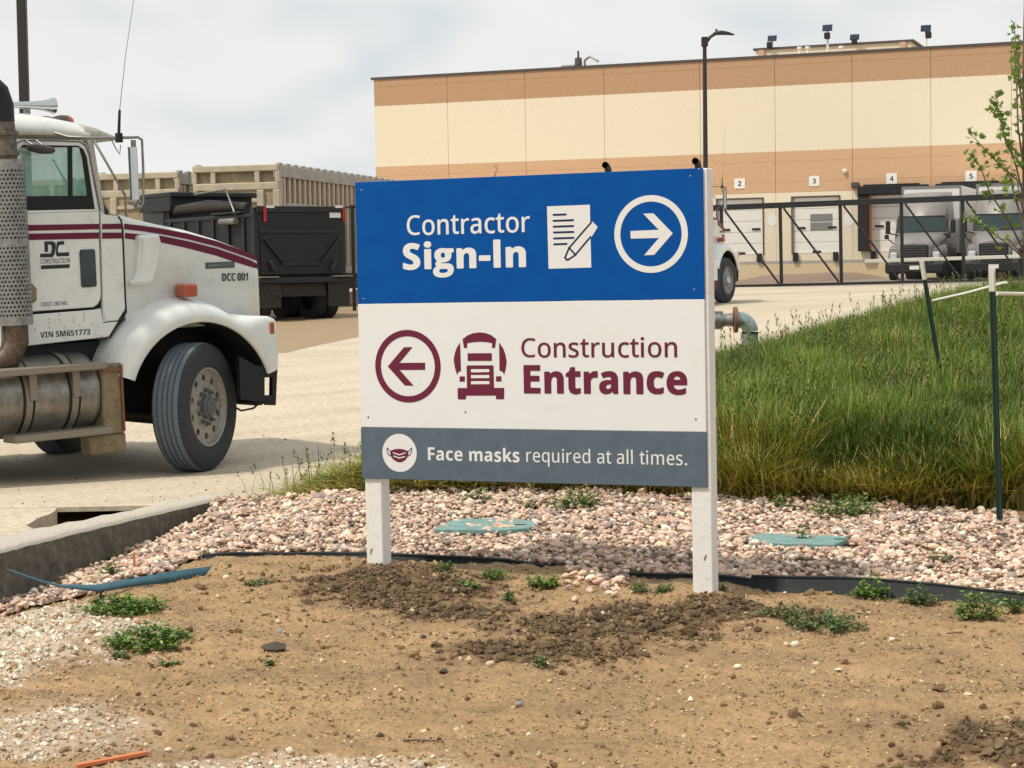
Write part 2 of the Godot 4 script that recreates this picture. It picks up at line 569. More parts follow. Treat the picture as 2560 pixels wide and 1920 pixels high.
func gh(x: float, d: float) -> float:
	var r := road_y(x, d) - 0.06
	if d > 45.0 or x < -4.5: return r
	var s := x - tab(BOUND, d)
	var land := lerpf(dirt_y(x, d), mound_y(x, d), smoothstep(11.3, 12.3, d))
	var t := smoothstep(-0.16, -0.06, s) if d < 11.6 else smoothstep(-0.15, 1.0, s)
	t *= 1.0 - smoothstep(30.0, 44.0, d)
	var y := lerpf(r, land, t)
	if d > 10.2 and d < 14.0 and x > -3.3 and s < -0.1:
		y -= 0.34 * smoothstep(-3.3, -2.85, x) * smoothstep(10.5, 11.2, d) * smoothstep(-0.1, -0.25, s) * smoothstep(14.0, 13.4, d)
	return y

func micro(x: float, d: float) -> float:
	var v := nz.get_noise_2d(x * 1.7, d * 1.7) * 0.035 + nz2.get_noise_2d(x * 9.0, d * 9.0) * 0.010
	v += nz.get_noise_2d(x * 26.0 + 50.0, d * 26.0) * 0.009
	return v

func wet(x: float, d: float) -> float:
	# dug, still moist soil round the two posts and along the verge
	var w := 0.0
	for e in [[-0.52, 8.75, 0.62, 0.5], [0.42, 7.95, 0.62, 0.42], [0.95, 8.25, 0.55, 0.28], [0.1, 7.5, 0.5, 0.25], [1.95, 6.15, 0.8, 0.5], [-0.25, 8.2, 0.3, 0.25]]:
		var q := Vector2((x - e[0]) / e[2], (d - e[1]) / e[3]).length()
		w = maxf(w, 1.0 - q + 0.55 * nz.get_noise_2d(x * 4.0 + e[0] * 9.0, d * 4.0) + 0.3 * nz2.get_noise_2d(x * 14.0, d * 14.0))
	return smoothstep(-0.05, 0.5, w)

func pale(x: float, d: float) -> float:
	var q := Vector2((x + 2.55) / 1.12, (d - 7.85) / 1.1).length()
	var q2 := Vector2((x + 1.9) / 0.9, (d - 6.35) / 0.5).length()
	var q3 := Vector2((x + 0.75) / 0.75, (d - 5.9) / 0.22).length()
	var n := 0.3 * nz.get_noise_2d(x * 2.6 + 7.0, d * 2.6) + 0.25 * nz2.get_noise_2d(x * 11.0, d * 11.0)
	return maxf(smoothstep(0.0, 0.4, 1.0 - q + n), 0.6 * maxf(smoothstep(0.0, 0.5, 1.0 - q2 + n), smoothstep(0.0, 0.5, 1.0 - q3 + n)))

func axis_steps(lo: float, hi: float, step: float, far_lo: float, far_hi: float) -> PackedFloat32Array:
	var a := []
	var x := lo
	var s := step
	while x > far_lo:
		s *= 1.28
		x -= s
		a.push_front(x)
	x = lo
	while x < hi:
		a.append(x)
		x += step
	s = step
	while x < far_hi:
		a.append(x)
		s *= 1.18
		x += s
	a.append(x)
	return PackedFloat32Array(a)

func grid_mesh(xs: PackedFloat32Array, ds: PackedFloat32Array, hf: Callable, cf: Callable) -> ArrayMesh:
	var nx := xs.size()
	var nd := ds.size()
	var v := PackedVector3Array(); v.resize(nx * nd)
	var c := PackedColorArray(); c.resize(nx * nd)
	var n := PackedVector3Array(); n.resize(nx * nd)
	for j in nd:
		for i in nx:
			v[j * nx + i] = Vector3(xs[i], hf.call(xs[i], ds[j]), -ds[j])
			c[j * nx + i] = cf.call(xs[i], ds[j])
	for j in nd:
		for i in nx:
			var a := v[j * nx + maxi(i - 1, 0)]
			var b := v[j * nx + mini(i + 1, nx - 1)]
			var e := v[maxi(j - 1, 0) * nx + i]
			var f := v[mini(j + 1, nd - 1) * nx + i]
			n[j * nx + i] = (b - a).cross(f - e).normalized()
			if n[j * nx + i].y < 0.0: n[j * nx + i] = -n[j * nx + i]
	var idx := PackedInt32Array()
	for j in nd - 1:
		for i in nx - 1:
			var p := j * nx + i
			idx.append_array([p, p + nx, p + 1, p + 1, p + nx, p + nx + 1])
	var arr := []
	arr.resize(Mesh.ARRAY_MAX)
	arr[Mesh.ARRAY_VERTEX] = v
	arr[Mesh.ARRAY_NORMAL] = n
	arr[Mesh.ARRAY_COLOR] = c
	arr[Mesh.ARRAY_INDEX] = idx
	var me := ArrayMesh.new()
	me.add_surface_from_arrays(Mesh.PRIMITIVE_TRIANGLES, arr)
	return me

func build_ground():
	var xs := axis_steps(-3.1, 2.7, 0.021, -700.0, 700.0)
	var ds := axis_steps(5.5, 12.0, 0.021, -60.0, 1500.0)
	var hf := func(x: float, d: float) -> float:
		var y := gh(x, d)
		if d < 13.0 and absf(x) < 5.0: y += micro(x, d) * smoothstep(13.0, 12.0, d)
		return y
	# soil colours: dry tan earth, moist dug earth, crushed pale stone, dark humus under the grass
	var tan := lin("bb9d78")
	var moist := lin("6e573f")
	var crushed := lin("d9cfc0")
	var humus := lin("6f6046")
	var yard := lin("b5a083")
	var cf := func(x: float, d: float) -> Color:
		if d > 12.6: return yard if d > 26.0 or x < -3.0 else humus
		var k := 0.90 + 0.30 * nz.get_noise_2d(x * 1.1 + 20.0, d * 2.2) + 0.18 * nz2.get_noise_2d(x * 5.0, d * 8.0)
		var c := tan * clampf(k, 0.55, 1.1)
		c = c.lerp(moist, wet(x, d) * 0.92)
		c = c.lerp(crushed, pale(x, d) * 0.9)
		return c
	setting("ground", grid_mesh(xs, ds, hf, cf), M.dirt)

func road_color(x: float, d: float) -> Color:
	var e := Vector2(x * 0.74 - d * 0.67, x * 0.67 + d * 0.74)
	var k := 0.94 + 0.22 * nz.get_noise_2d(e.x * 1.6, e.y * 0.10) + 0.08 * nz.get_noise_2d(x * 0.35, d * 0.35) + 0.05 * nz2.get_noise_2d(x * 2.2, d * 2.2)
	return Color(k, k * 0.995, k * 0.985)

func slab(nm: String, d0: float, d1: float, xl: Callable, xr: Callable, nx: int, nd: int, m: Material, lift := 0.0, edge := 0.3):
	var mb := MB.new()
	var v := []
	for j in nd + 1:
		var d := lerpf(d0, d1, float(j) / nd)
		var row := []
		var a: float = xl.call(d)
		var b: float = xr.call(d)
		for i in nx + 1:
			var x := lerpf(a, b, float(i) / nx)
			row.append(Vector3(x, road_y(x, d) + lift + (0.006 * nz.get_noise_2d(x * 1.2, d * 1.2) if d < 30.0 else 0.0), -d))
		v.append(row)
	mb.sm(0)
	for j in nd:
		for i in nx:
			for p in [[0, 0], [0, 1], [1, 1], [0, 0], [1, 1], [1, 0]]:
				var w: Vector3 = v[j + p[0]][i + p[1]]
				mb.st.set_color(road_color(w.x, -w.z))
				mb.st.add_vertex(w)
	# the slab's own edge, 0.3 m deep
	mb.flat()
	mb.st.set_color(Color(0.8, 0.8, 0.8))
	var dn := Vector3(0, -edge, 0)
	for i in nx:
		mb.q(v[0][i], v[0][i + 1], v[0][i + 1] + dn, v[0][i] + dn, Vector3(0, 0, 1))
		mb.q(v[nd][i], v[nd][i + 1], v[nd][i + 1] + dn, v[nd][i] + dn, Vector3(0, 0, -1))
	for j in nd:
		mb.q(v[j][nx], v[j + 1][nx], v[j + 1][nx] + dn, v[j][nx] + dn, Vector3(1, 0, 0))
	return setting(nm, mb, m)

func build_driveway():
	# the drive is poured in bays: near bays by the drain, the bay the truck stands on, the bays behind the verge
	slab("driveway", 7.0, 12.16, func(_d): return -24.0, func(d): return lerpf(tab(BOUND, d) - 0.27, -2.9, smoothstep(10.7, 11.25, d)) + 0.05 * nz.get_noise_2d(d * 3.0, 1.0), 60, 30, M.concrete)
	slab("driveway", 12.18, 30.0, func(_d): return -24.0, func(d): return tab(BOUND, d) + 0.12 + 0.08 * nz.get_noise_2d(d * 2.0, 3.0), 70, 60, M.concrete, 0.0, 0.03)
	var left := func(d): return tab([[30.0, -6.0], [30.5, -3.75], [35.0, -2.85], [44.0, -0.8], [64.0, 3.6]], d) + 0.12 * nz.get_noise_2d(d * 1.3, 9.0)
	slab("driveway", 30.03, 51.0, left, func(_d): return 60.0, 40, 20, M.concrete)
	slab("driveway", 51.45, 64.6, left, func(_d): return 60.0, 30, 8, M.concrete)
	slab("driveway_joint", 51.0, 51.45, left, func(_d): return 60.0, 30, 1, M.asphalt)
	slab("yard_pavement", 64.62, 101.0, func(d): return 9.0 - (d - 64.6) * 0.03, func(_d): return 70.0, 20, 8, M.asphalt)
	slab("yard_pavement", 64.62, 112.0, func(_d): return -60.0, func(d): return 8.98 - (d - 64.6) * 0.03, 20, 8, M.concrete)

func build_curb():
	# concrete curb and headwall beside the drain pit; front top edge read off the photograph
	var pts := []
	for e in [[-150, 1410, 0.18], [0, 1372, 0.17], [90, 1349, 0.16], [200, 1322, 0.15], [310, 1296, 0.14], [440, 1267, 0.11], [560, 1240, 0.08], [580, 1237, 0.07]]:
		pts.append(on_plane(e[0], e[1], Vector3(0, e[2], 0), Vector3.UP))
	var wid := [0.30, 0.29, 0.27, 0.25, 0.21, 0.18, 0.15, 0.14]
	var rings := []
	var faces := []
	var fin := []
	var fw := []
	for i in pts.size() - 1:
		for k in 6:
			fin.append(pts[i].lerp(pts[i + 1], k / 6.0))
			fw.append(lerpf(wid[i], wid[i + 1], k / 6.0))
	fin.append(pts[pts.size() - 1])
	fw.append(wid[wid.size() - 1])
	for i in fin.size():
		var dir: Vector3 = (fin[mini(i + 1, fin.size() - 1)] - fin[maxi(i - 1, 0)]).normalized()
		var side := Vector3(dir.z, 0, -dir.x).normalized()   # towards the road
		var j := 0.007 * nz2.get_noise_1d(i * 0.6)
		var p: Vector3 = fin[i] + Vector3(0, j, 0)
		var w: float = fw[i]
		rings.append([p + Vector3(0, -0.022, 0) - side * (0.004 + j), p + Vector3(0, -0.006, 0) + side * 0.006, p + side * 0.022, p + side * (w - 0.02) + Vector3(0, j * 0.6, 0), p + side * w + Vector3(0, -0.025, 0), p + side * w + Vector3(0, -0.75, 0)])
		faces.append([p + Vector3(0, -0.0221, 0) - side * (0.004 + j), p + Vector3(0, -0.12, 0) - side * (0.008 - j), p + Vector3(0, -0.75, 0) - side * 0.02])
	var t := thing("concrete_curb", "weathered concrete curb with pale top and soil-stained face with shade in its colour beside the gravel bed", "curb", Vector3.ZERO)
	var cm := MB.new()
	cm.sm(5)
	for i in rings.size() - 1:
		for k in 5: cm.q(rings[i][k], rings[i + 1][k], rings[i + 1][k + 1], rings[i][k + 1], Vector3.UP if k < 4 else Vector3(-1, 0, -0.3))
	part("curb_top", cm, M.curb, t)
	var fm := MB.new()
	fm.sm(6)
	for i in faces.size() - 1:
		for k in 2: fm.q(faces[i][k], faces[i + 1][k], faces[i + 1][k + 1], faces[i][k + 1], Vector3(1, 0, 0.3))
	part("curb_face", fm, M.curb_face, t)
	var e1 := MB.new()
	var lr: Array = rings[rings.size() - 1]
	var lf: Array = faces[faces.size() - 1]
	e1.q(lf[2], lf[0], lr[3], lr[5], Vector3(1, 0, -1))
	part("curb_end", e1, M.curb, t)

const RUN_A := [[505, 1392], [590, 1390], [680, 1388], [770, 1391], [900, 1393], [1000, 1397], [1130, 1402], [1270, 1412], [1350, 1421], [1420, 1430], [1530, 1437], [1640, 1446], [1730, 1452], [1800, 1462], [1880, 1472]]
const RUN_B := [[1878, 1474], [1980, 1480], [2090, 1483], [2200, 1490], [2330, 1498], [2460, 1510], [2560, 1519], [2700, 1535]]

func make_front():
	var f := [[-2.4, 8.75], [-2.0, 8.98], [-1.72, 9.25]]
	for e in RUN_A + RUN_B:
		var p := on_ground(e[0], e[1])
		if p.x > f[f.size() - 1][0] + 0.05: f.append([p.x, -p.z + 0.03])
	f.append([3.6, f[f.size() - 1][1] - 0.4])
	FRONT = f

func in_bed(x: float, d: float) -> bool:
	return x > tab(BOUND, d) - (0.0 if d < 10.4 else 0.15) and d > tab(FRONT, x) and d < tab(BACK, x)

func stone_mesh(sd: int, flat := 0.7, rough := false) -> ArrayMesh:
	var r := RandomNumberGenerator.new()
	r.seed = sd
	var mb := MB.new()
	if not rough: mb.sm(0)
	# octahedron split once: 32 faces
	var o := [Vector3.RIGHT, Vector3.LEFT, Vector3.UP, Vector3.DOWN, Vector3.BACK, Vector3.FORWARD]
	var cache := {}
	var f := func(p: Vector3) -> Vector3:
		var k := p.normalized().snapped(Vector3.ONE * 0.01)
		if not cache.has(k):
			cache[k] = k.normalized() * (r.randf_range(0.5, 1.3) if rough else r.randf_range(0.76, 1.18)) * Vector3(1.0, flat, 0.82)
		return cache[k]
	for a in [0, 1]:
		for b in [2, 3]:
			for c in [4, 5]:
				var A: Vector3 = o[a]; var B: Vector3 = o[b]; var C: Vector3 = o[c]
				var ab := f.call(A + B); var bc := f.call(B + C); var ca := f.call(C + A)
				var fa := f.call(A); var fb_ := f.call(B); var fc := f.call(C)
				mb.t(fa, ab, ca, A + B + C); mb.t(fb_, bc, ab, A + B + C); mb.t(fc, ca, bc, A + B + C); mb.t(ab, bc, ca, A + B + C)
	return mb.done()

const PINKS := ["dcbfa8", "d0b09b", "e7d3bf", "c0a18f", "ad9d92", "dfc5a4", "efe2d1", "ab9283", "d3b7a6", "958c86", "d6b49c", "e4c9b2"]

func rand_basis(s: float) -> Basis:
	return Basis.from_euler(Vector3(rng.randf_range(-0.5, 0.5), rng.randf() * TAU, rng.randf_range(-0.5, 0.5))).scaled_local(Vector3(s * rng.randf_range(0.8, 1.25), s * rng.randf_range(0.8, 1.15), s * rng.randf_range(0.8, 1.2)))

func build_gravel():
	# bed under the stones
	var mb := MB.new()
	mb.sm(0)
	var nxx := 90
	var rows := 34
	var g := []
	for i in nxx + 1:
		var x := lerpf(-2.4, 3.9, float(i) / nxx)
		var col := []
		var d0 := tab(FRONT, x) + 0.02
		var d1 := tab(BACK, x) - 0.02
		if x < -1.7: d1 = tab([[-2.4, 9.25], [-1.78, 11.1], [-1.72, 11.9]], x)
		d1 = maxf(d1, d0 + 0.02)
		for j in rows + 1:
			var d := lerpf(d0, d1, float(j) / rows)
			col.append(Vector3(x, gh(x, d) + micro(x, d) + 0.012, -d))
		g.append(col)
	for i in nxx:
		for j in rows:
			mb.q(g[i][j], g[i + 1][j], g[i + 1][j + 1], g[i][j + 1], Vector3.UP)
	var bed := setting("gravel_bed", mb, M.pebble_tex)
	var meshes := [stone_mesh(1, 0.62), stone_mesh(2, 0.7, true), stone_mesh(3, 0.55), stone_mesh(4, 0.6, true)]
	var cols := []
	for h in PINKS: cols.append(lin(h))
	var xf := [[], [], [], []]
	var cc := [[], [], [], []]
	var near := []
	var tries := 0
	var got := 0
	while tries < 60000 and got < 21000:
		tries += 1
		var d := rng.randf_range(7.8, 11.85)
		var x := rng.randf_range(-2.5, 3.7)
		if absf(x) > d * 0.3: continue
		if not in_bed(x, d): continue
		got += 1
		var s := 0.0145 * exp(rng.randfn(0.0, 0.30))
		if rng.randf() < 0.03: s *= 1.7
		var y := gh(x, d) + micro(x, d) + rng.randf_range(0.008, 0.034)
		var tr := Transform3D(rand_basis(s), Vector3(x, y, -d))
		var c: Color = cols[rng.randi() % cols.size()] * rng.randf_range(0.8, 1.12)
		if d < tab(FRONT, x) + 0.16 and s > 0.015 and near.size() < 240:
			near.append([tr, rng.randi() % 4, rng.randi() % PINKS.size()])
			continue
		var k := rng.randi() % 4
		xf[k].append(tr)
		cc[k].append(c)
	# stones that slid over the edging
	for i in 130:
		var p := on_ground(rng.randf_range(1415, 1570), 1432 + absf(rng.randfn(0.0, 1.0)) * 24.0)
		var s := 0.0175 * exp(rng.randfn(0.0, 0.28))
		var tr := Transform3D(rand_basis(s), p + Vector3(0, micro(p.x, -p.z) + 0.012 + 0.05 * maxf(0.0, rng.randf() - 0.5), 0))
		if near.size() < 300: near.append([tr, rng.randi() % 4, rng.randi() % PINKS.size()])
		else:
			xf[0].append(tr); cc[0].append(cols[rng.randi() % cols.size()])
	var sm := []
	for h in PINKS: sm.append(mat(h, 0.85))
	for e in near:
		var o := part("stone", meshes[e[1]], sm[e[2]], bed)
		o.transform = e[0]
	for k in 4:
		many("pebbles", meshes[k], M.stone, xf[k], cc[k], bed)

func scatter_on_dirt(par: Node):
	var meshes := [stone_mesh(31, 0.6, true), stone_mesh(32, 0.8, true)]
	# clods of the dug soil
	var xf := [[], []]
	var cc := [[], []]
	var brown := [lin("7a6145"), lin("8b7150"), lin("66503a"), lin("9c8360")]
	var n := 0
	var tries := 0
	while n < 9000 and tries < 150000:
		tries += 1
		var x := rng.randf_range(-1.6, 2.1)
		var d := rng.randf_range(5.9, 9.4)
		var w := wet(x, d)
		if rng.randf() > w * w + 0.022 or d > tab(FRONT, x) - 0.03: continue
		var s := 0.0062 * exp(rng.randfn(0.0, 0.55))
		xf[n % 2].append(Transform3D(rand_basis(minf(s, 0.03)), Vector3(x, gh(x, d) + micro(x, d) + s * 0.35, -d)))
		cc[n % 2].append(brown[rng.randi() % 4] * rng.randf_range(0.75, 1.15) * lerpf(1.0, 0.62, w))
		n += 1
	for k in 2: many("soil_clods", meshes[k], M.stone, xf[k], cc[k], par)
	# small stones and crumbs all over the bare ground
	xf = [[], []]
	cc = [[], []]
	var tints := [lin("d0bd9e"), lin("b89872"), lin("a5855f"), lin("c4a47c"), lin("8b7252"), lin("c9b593"), lin("ad8f68")]
	n = 0
	tries = 0
	while n < 9500 and tries < 120000:
		tries += 1
		var x := rng.randf_range(-2.6, 2.5)
		var d := rng.randf_range(5.7, 9.9)
		if absf(x) > d * 0.29 or d > tab(FRONT, x) - 0.02 or x < tab(BOUND, d) + 0.03: continue
		var p := pale(x, d)
		if rng.randf() > 0.10 + p * 0.95 + 0.25 * maxf(0.0, nz.get_noise_2d(x * 3.0, d * 3.0)): continue
		var s := (0.0042 + 0.0026 * p) * exp(rng.randfn(0.0, 0.5))
		var c: Color = tints[rng.randi() % tints.size()]
		if p > 0.4 and rng.randf() < 0.75: c = [lin("e9dfce"), lin("d6c9b5"), lin("c6b8a4")][rng.randi() % 3]
		xf[n % 2].append(Transform3D(rand_basis(minf(s, 0.016)), Vector3(x, gh(x, d) + micro(x, d) + s * 0.3, -d)))
		cc[n % 2].append(c * rng.randf_range(0.8, 1.1))
		n += 1
	for k in 2: many("grit", meshes[k], M.stone, xf[k], cc[k], par)
	# crumbs of the same earth
	xf = [[], []]
	cc = [[], []]
	var earth := [lin("b2936e"), lin("a08060"), lin("8d7050"), lin("c3a580"), lin("957757")]
	n = 0
	tries = 0
	while n < 17000 and tries < 90000:
		tries += 1
		var x := rng.randf_range(-2.4, 2.6)
		var d := rng.randf_range(5.6, 9.8)
		if absf(x) > d * 0.29 or d > tab(FRONT, x) - 0.01 or x < tab(BOUND, d) + 0.03 or pale(x, d) > 0.6: continue
		if rng.randf() > 0.35 + 1.1 * nz.get_noise_2d(x * 2.0 + 9.0, d * 4.0): continue
		var s := 0.0034 * exp(rng.randfn(0.0, 0.45))
		xf[n % 2].append(Transform3D(rand_basis(minf(s, 0.012)), Vector3(x, gh(x, d) + micro(x, d) + s * 0.25, -d)))
		cc[n % 2].append(earth[rng.randi() % 5].lerp(lin("5f4b36"), wet(x, d) * 0.8) * rng.randf_range(0.8, 1.05))
		n += 1
	for k in 2: many("earth_crumbs", meshes[k], M.stone, xf[k], cc[k], par)
	# grit strewn over the drive
	xf = [[], []]
	cc = [[], []]
	for i in 900:
		var d := 9.0 + 24.0 * pow(rng.randf(), 1.6)
		var x := rng.randf_range(-0.30 * d, minf(tab(BOUND, d) - 0.05, 0.3 * d))
		if d < 12.3 and x > -2.95: continue
		var s := 0.0045 * exp(rng.randfn(0.0, 0.5))
		xf[i % 2].append(Transform3D(rand_basis(minf(s, 0.03)), Vector3(x, road_y(x, d) + s * 0.3, -d)))
		cc[i % 2].append([lin("9f9280"), lin("857a6b"), lin("b5a791"), lin("6d655c")][rng.randi() % 4])
	for k in 2: many("drive_grit", meshes[k], M.stone, xf[k], cc[k], par)

# ---------------------------------------------------------------- the sign
var sign_o := Vector3(-0.7284, 0.0, -9.2078)
var sign_yaw := -0.4037
var sign_n := Vector3.ZERO
var sign_d := Vector3.ZERO

func sp(px: float, py: float) -> Vector2:
	var p := on_plane(px, py, sign_o, sign_n)
	return Vector2((p - sign_o).dot(sign_d), p.y)

func poly_px(pts: Array, ox: float, oy: float, sc: float) -> PackedVector2Array:
	var r := PackedVector2Array()
	for p in pts: r.append(sp(ox + p[0] / sc, oy + p[1] / sc))
	return r

func flat_print(nm: String, poly: PackedVector2Array, z: float, m: Material, par: Node, thick := 0.0012):
	var mb := MB.new()
	mb.prism(poly, Vector3(0, 0, z), Vector3.RIGHT, Vector3.UP, Vector3(0, 0, thick))
	return part(nm, mb, m, par)

func ring_poly(c: Vector2, ro: float, ri: float, n := 64) -> PackedVector2Array:
	var r := PackedVector2Array()
	for i in n + 1:
		var a := TAU * i / n
		r.append(c + Vector2(cos(a), sin(a)) * ro)
	for i in n + 1:
		var a := -TAU * i / n
		r.append(c + Vector2(cos(a), sin(a)) * ri)
	return r

func ring_print(nm: String, c: Vector2, ro: float, ri: float, z: float, m: Material, par: Node):
	var mb := MB.new()
	var n := 72
	for i in n:
		var a0 := TAU * i / n
		var a1 := TAU * (i + 1) / n
		var e0 := Vector3(cos(a0), sin(a0), 0)
		var e1 := Vector3(cos(a1), sin(a1), 0)
		var o := Vector3(c.x, c.y, z)
		mb.q(o + e0 * ri, o + e1 * ri, o + e1 * ro, o + e0 * ro, Vector3(0, 0, 1))
		mb.q(o + e0 * ro, o + e1 * ro, o + e1 * ro - Vector3(0, 0, 0.0012), o + e0 * ro - Vector3(0, 0, 0.0012), e0)
	return part(nm, mb, m, par)

func disc_poly(c: Vector2, rx: float, ry: float, n := 40) -> PackedVector2Array:
	var r := PackedVector2Array()
	for i in n: r.append(c + Vector2(cos(TAU * i / n) * rx, sin(TAU * i / n) * ry))
	return r

# lettering stretched to the box x0..x1, y0..y1 on the local plane z; bold thickens the strokes by that many metres
func letters(nm: String, s: String, f: Font, x0: float, x1: float, y0: float, y1: float, z: float, m: Material, par: Node, dep := 0.0012, bold := 0.0) -> MeshInstance3D:
	var tm := TextMesh.new()
	tm.text = s
	tm.font = f
	tm.font_size = 64
	tm.pixel_size = 0.01
	tm.depth = 0.02
	tm.curve_step = 1.0
	var bb := tm.get_aabb()
	var sx := (x1 - x0 - bold * 2.0) / bb.size.x
	var sy := (y1 - y0 - bold * 2.0) / bb.size.y
	var sz := dep / bb.size.z
	var st := SurfaceTool.new()
	st.begin(Mesh.PRIMITIVE_TRIANGLES)
	var offs := [Vector2.ZERO]
	if bold > 0.0:
		for k in 8: offs.append(Vector2(cos(TAU * k / 8.0), sin(TAU * k / 8.0)) * bold)
	var k := 0
	for e in offs:
		var bs := Basis.IDENTITY.scaled(Vector3(sx, sy, sz))
		st.append_from(tm, 0, Transform3D(bs, Vector3(x0 + bold + e.x - bb.position.x * sx, y0 + bold + e.y - bb.position.y * sy, z + k * 0.00007 - bb.position.z * sz)))
		k += 1
	return part(nm, st.commit(), m, par)

func sign_letters(par: Node, s: String, f: Font, l: Vector2, r: Vector2, tp: Vector2, bt: Vector2, m: Material, bold := 0.0):
	letters("lettering", s, f, sp(l.x, l.y).x, sp(r.x, r.y).x, sp(bt.x, bt.y).y, sp(tp.x, tp.y).y, 0.0002, m, par, 0.0012, bold)

func build_sign():
	sign_d = Vector3(cos(0.4037), 0, sin(0.4037))
	sign_n = Vector3(-sin(0.4037), 0, cos(0.4037))
	var t := thing("site_sign", "blue white and grey contractor entrance sign on two white posts", "sign", sign_o, sign_yaw)
	t.rotation.z = 0.0032
	var w := 1.731
	var y0 := 0.4694
	var y1 := 1.8894
	var ya := sp(1330, 1075.5).y
	var yb := sp(1330, 755.5).y
	var th := 0.012
	var blue := part("blue_panel", MB.new().bx(Vector3(0, yb + 0.0005, -th), Vector3(w, y1, 0), 0.0015), M.sign_blue, t)
	var white := part("white_panel", MB.new().bx(Vector3(0, ya + 0.0005, -th), Vector3(w, yb - 0.0005, 0), 0.0015), M.sign_white, t)
	var grey := part("grey_panel", MB.new().bx(Vector3(0, y0, -th), Vector3(w, ya - 0.0005, 0), 0.0015), M.sign_grey, t)
	blue.set_meta("label", "blue contractor sign-in panel")
	white.set_meta("label", "white construction entrance panel")
	grey.set_meta("label", "grey face mask notice panel")
	# posts: 4 x 4 lumber painted white, set behind the panels
	for px in [[0.008, 0.097, 1.86], [1.655, 1.748, 1.889]]:
		var po := part("post", MB.new().bx(Vector3(px[0], -0.35, -th - 0.0895), Vector3(px[1], px[2], -th - 0.0005), 0.004), M.post_white, t)
		for k in 1:
			var yy := 0.09 + 0.05 * rng.randf()
			var xx: float = lerpf(px[0], px[1], rng.randf_range(0.2, 0.7))
			flat_print("scuff", PackedVector2Array([Vector2(xx, yy), Vector2(xx + 0.007, yy - 0.002), Vector2(xx + 0.015, yy + 0.02), Vector2(xx + 0.013, yy + 0.028), Vector2(xx + 0.003, yy + 0.016)]), -th - 0.0004, M.mudstain, po, 0.0008)
	# lettering
	sign_letters(blue, "Contractor", fr, Vector2(1020, 560), Vector2(1328, 560), Vector2(1040, 538.5), Vector2(1035, 590), M.print_white, 0.0011)
	sign_letters(blue, "Sign-ln", fb, Vector2(1009.5, 640), Vector2(1317.5, 640), Vector2(1040, 604.5), Vector2(1115, 694.5), M.print_white, 0.0032)
	sign_letters(white, "Construction", fr, Vector2(1305.5, 870), Vector2(1694.5, 870), Vector2(1330, 845.5), Vector2(1330, 896), M.maroon, 0.0007)
	sign_letters(white, "Entrance", fb, Vector2(1311, 950), Vector2(1719.5, 950), Vector2(1330, 914), Vector2(1330, 986.5), M.maroon, 0.0026)
	sign_letters(grey, "Face masks", fb, Vector2(1071, 1135), Vector2(1300, 1140), Vector2(1085, 1117), Vector2(1085, 1152.5), M.print_white)
	sign_letters(grey, "required at all times.", fr, Vector2(1317, 1140), Vector2(1719, 1150), Vector2(1470, 1124), Vector2(1372, 1168.5), M.print_white)
	# arrow in a ring, blue panel
	var c := sp(1630, 587.7)
	var ro := (sp(1630, 587.7 - 97.2).y - sp(1630, 587.7 + 97.2).y) * 0.5
	ring_print("ring", c, ro, ro * 0.835, 0.0014, M.print_white, blue)
	flat_print("arrow", poly_px([[1235, 708], [1548, 695], [1376, 516], [1490, 513], [1703, 735], [1497, 972], [1385, 977], [1550, 786], [1237, 792]], 1300, 420, 4.424), 0.0002, M.print_white, blue)
	# sheet of paper and pencil
	flat_print("paper", poly_px([[312, 432], [787, 415], [789, 604], [818, 604], [873, 663], [793, 790], [800, 1110], [328, 1122]], 1300, 420, 4.424), 0.0002, M.print_white, blue)
	for ln in [[378, 526, 526, 522], [378, 592, 607, 585], [380, 657, 608, 650], [382, 721, 610, 715], [383, 787, 611, 780], [385, 852, 534, 847]]:
		flat_print("text_line", poly_px([[ln[0], ln[1] - 11], [ln[2], ln[3] - 11], [ln[2] + 4, ln[3]], [ln[2], ln[3] + 11], [ln[0], ln[1] + 11], [ln[0] - 4, ln[1]]], 1300, 420, 4.424), 0.0015, M.print_navy, blue, 0.0006)
	for ln in [[800, 612, 555, 892], [792, 772, 625, 968], [556, 890, 626, 970], [556, 890, 510, 1000], [626, 970, 545, 1022], [509, 996, 530, 1022], [524, 1022, 548, 1020]]:
		var a := Vector2(ln[0], ln[1])
		var b := Vector2(ln[2], ln[3])
		var e := (b - a).normalized() * 9.0
		var f := Vector2(-e.y, e.x) * 1.05
		var q := []
		for v in [a - e + f, b + e + f, b + e - f, a - e - f]: q.append([v.x, v.y])
		flat_print("pencil_line", poly_px(q, 1300, 420, 4.424), 0.0015, M.print_navy, blue, 0.0006)
	# arrow in a ring, white panel
	c = sp(1021, 916)
	ro = (sp(1021, 916 - 90.8).y - sp(1021, 916 + 90.8).y) * 0.5
	ring_print("ring", c, ro, ro * 0.825, 0.0014, M.maroon, white)
	flat_print("arrow", poly_px([[420, 812], [608, 592], [706, 590], [553, 772], [850, 771], [850, 853], [555, 853], [717, 1035], [617, 1033]], 880, 740, 4.609), 0.0002, M.maroon, white)
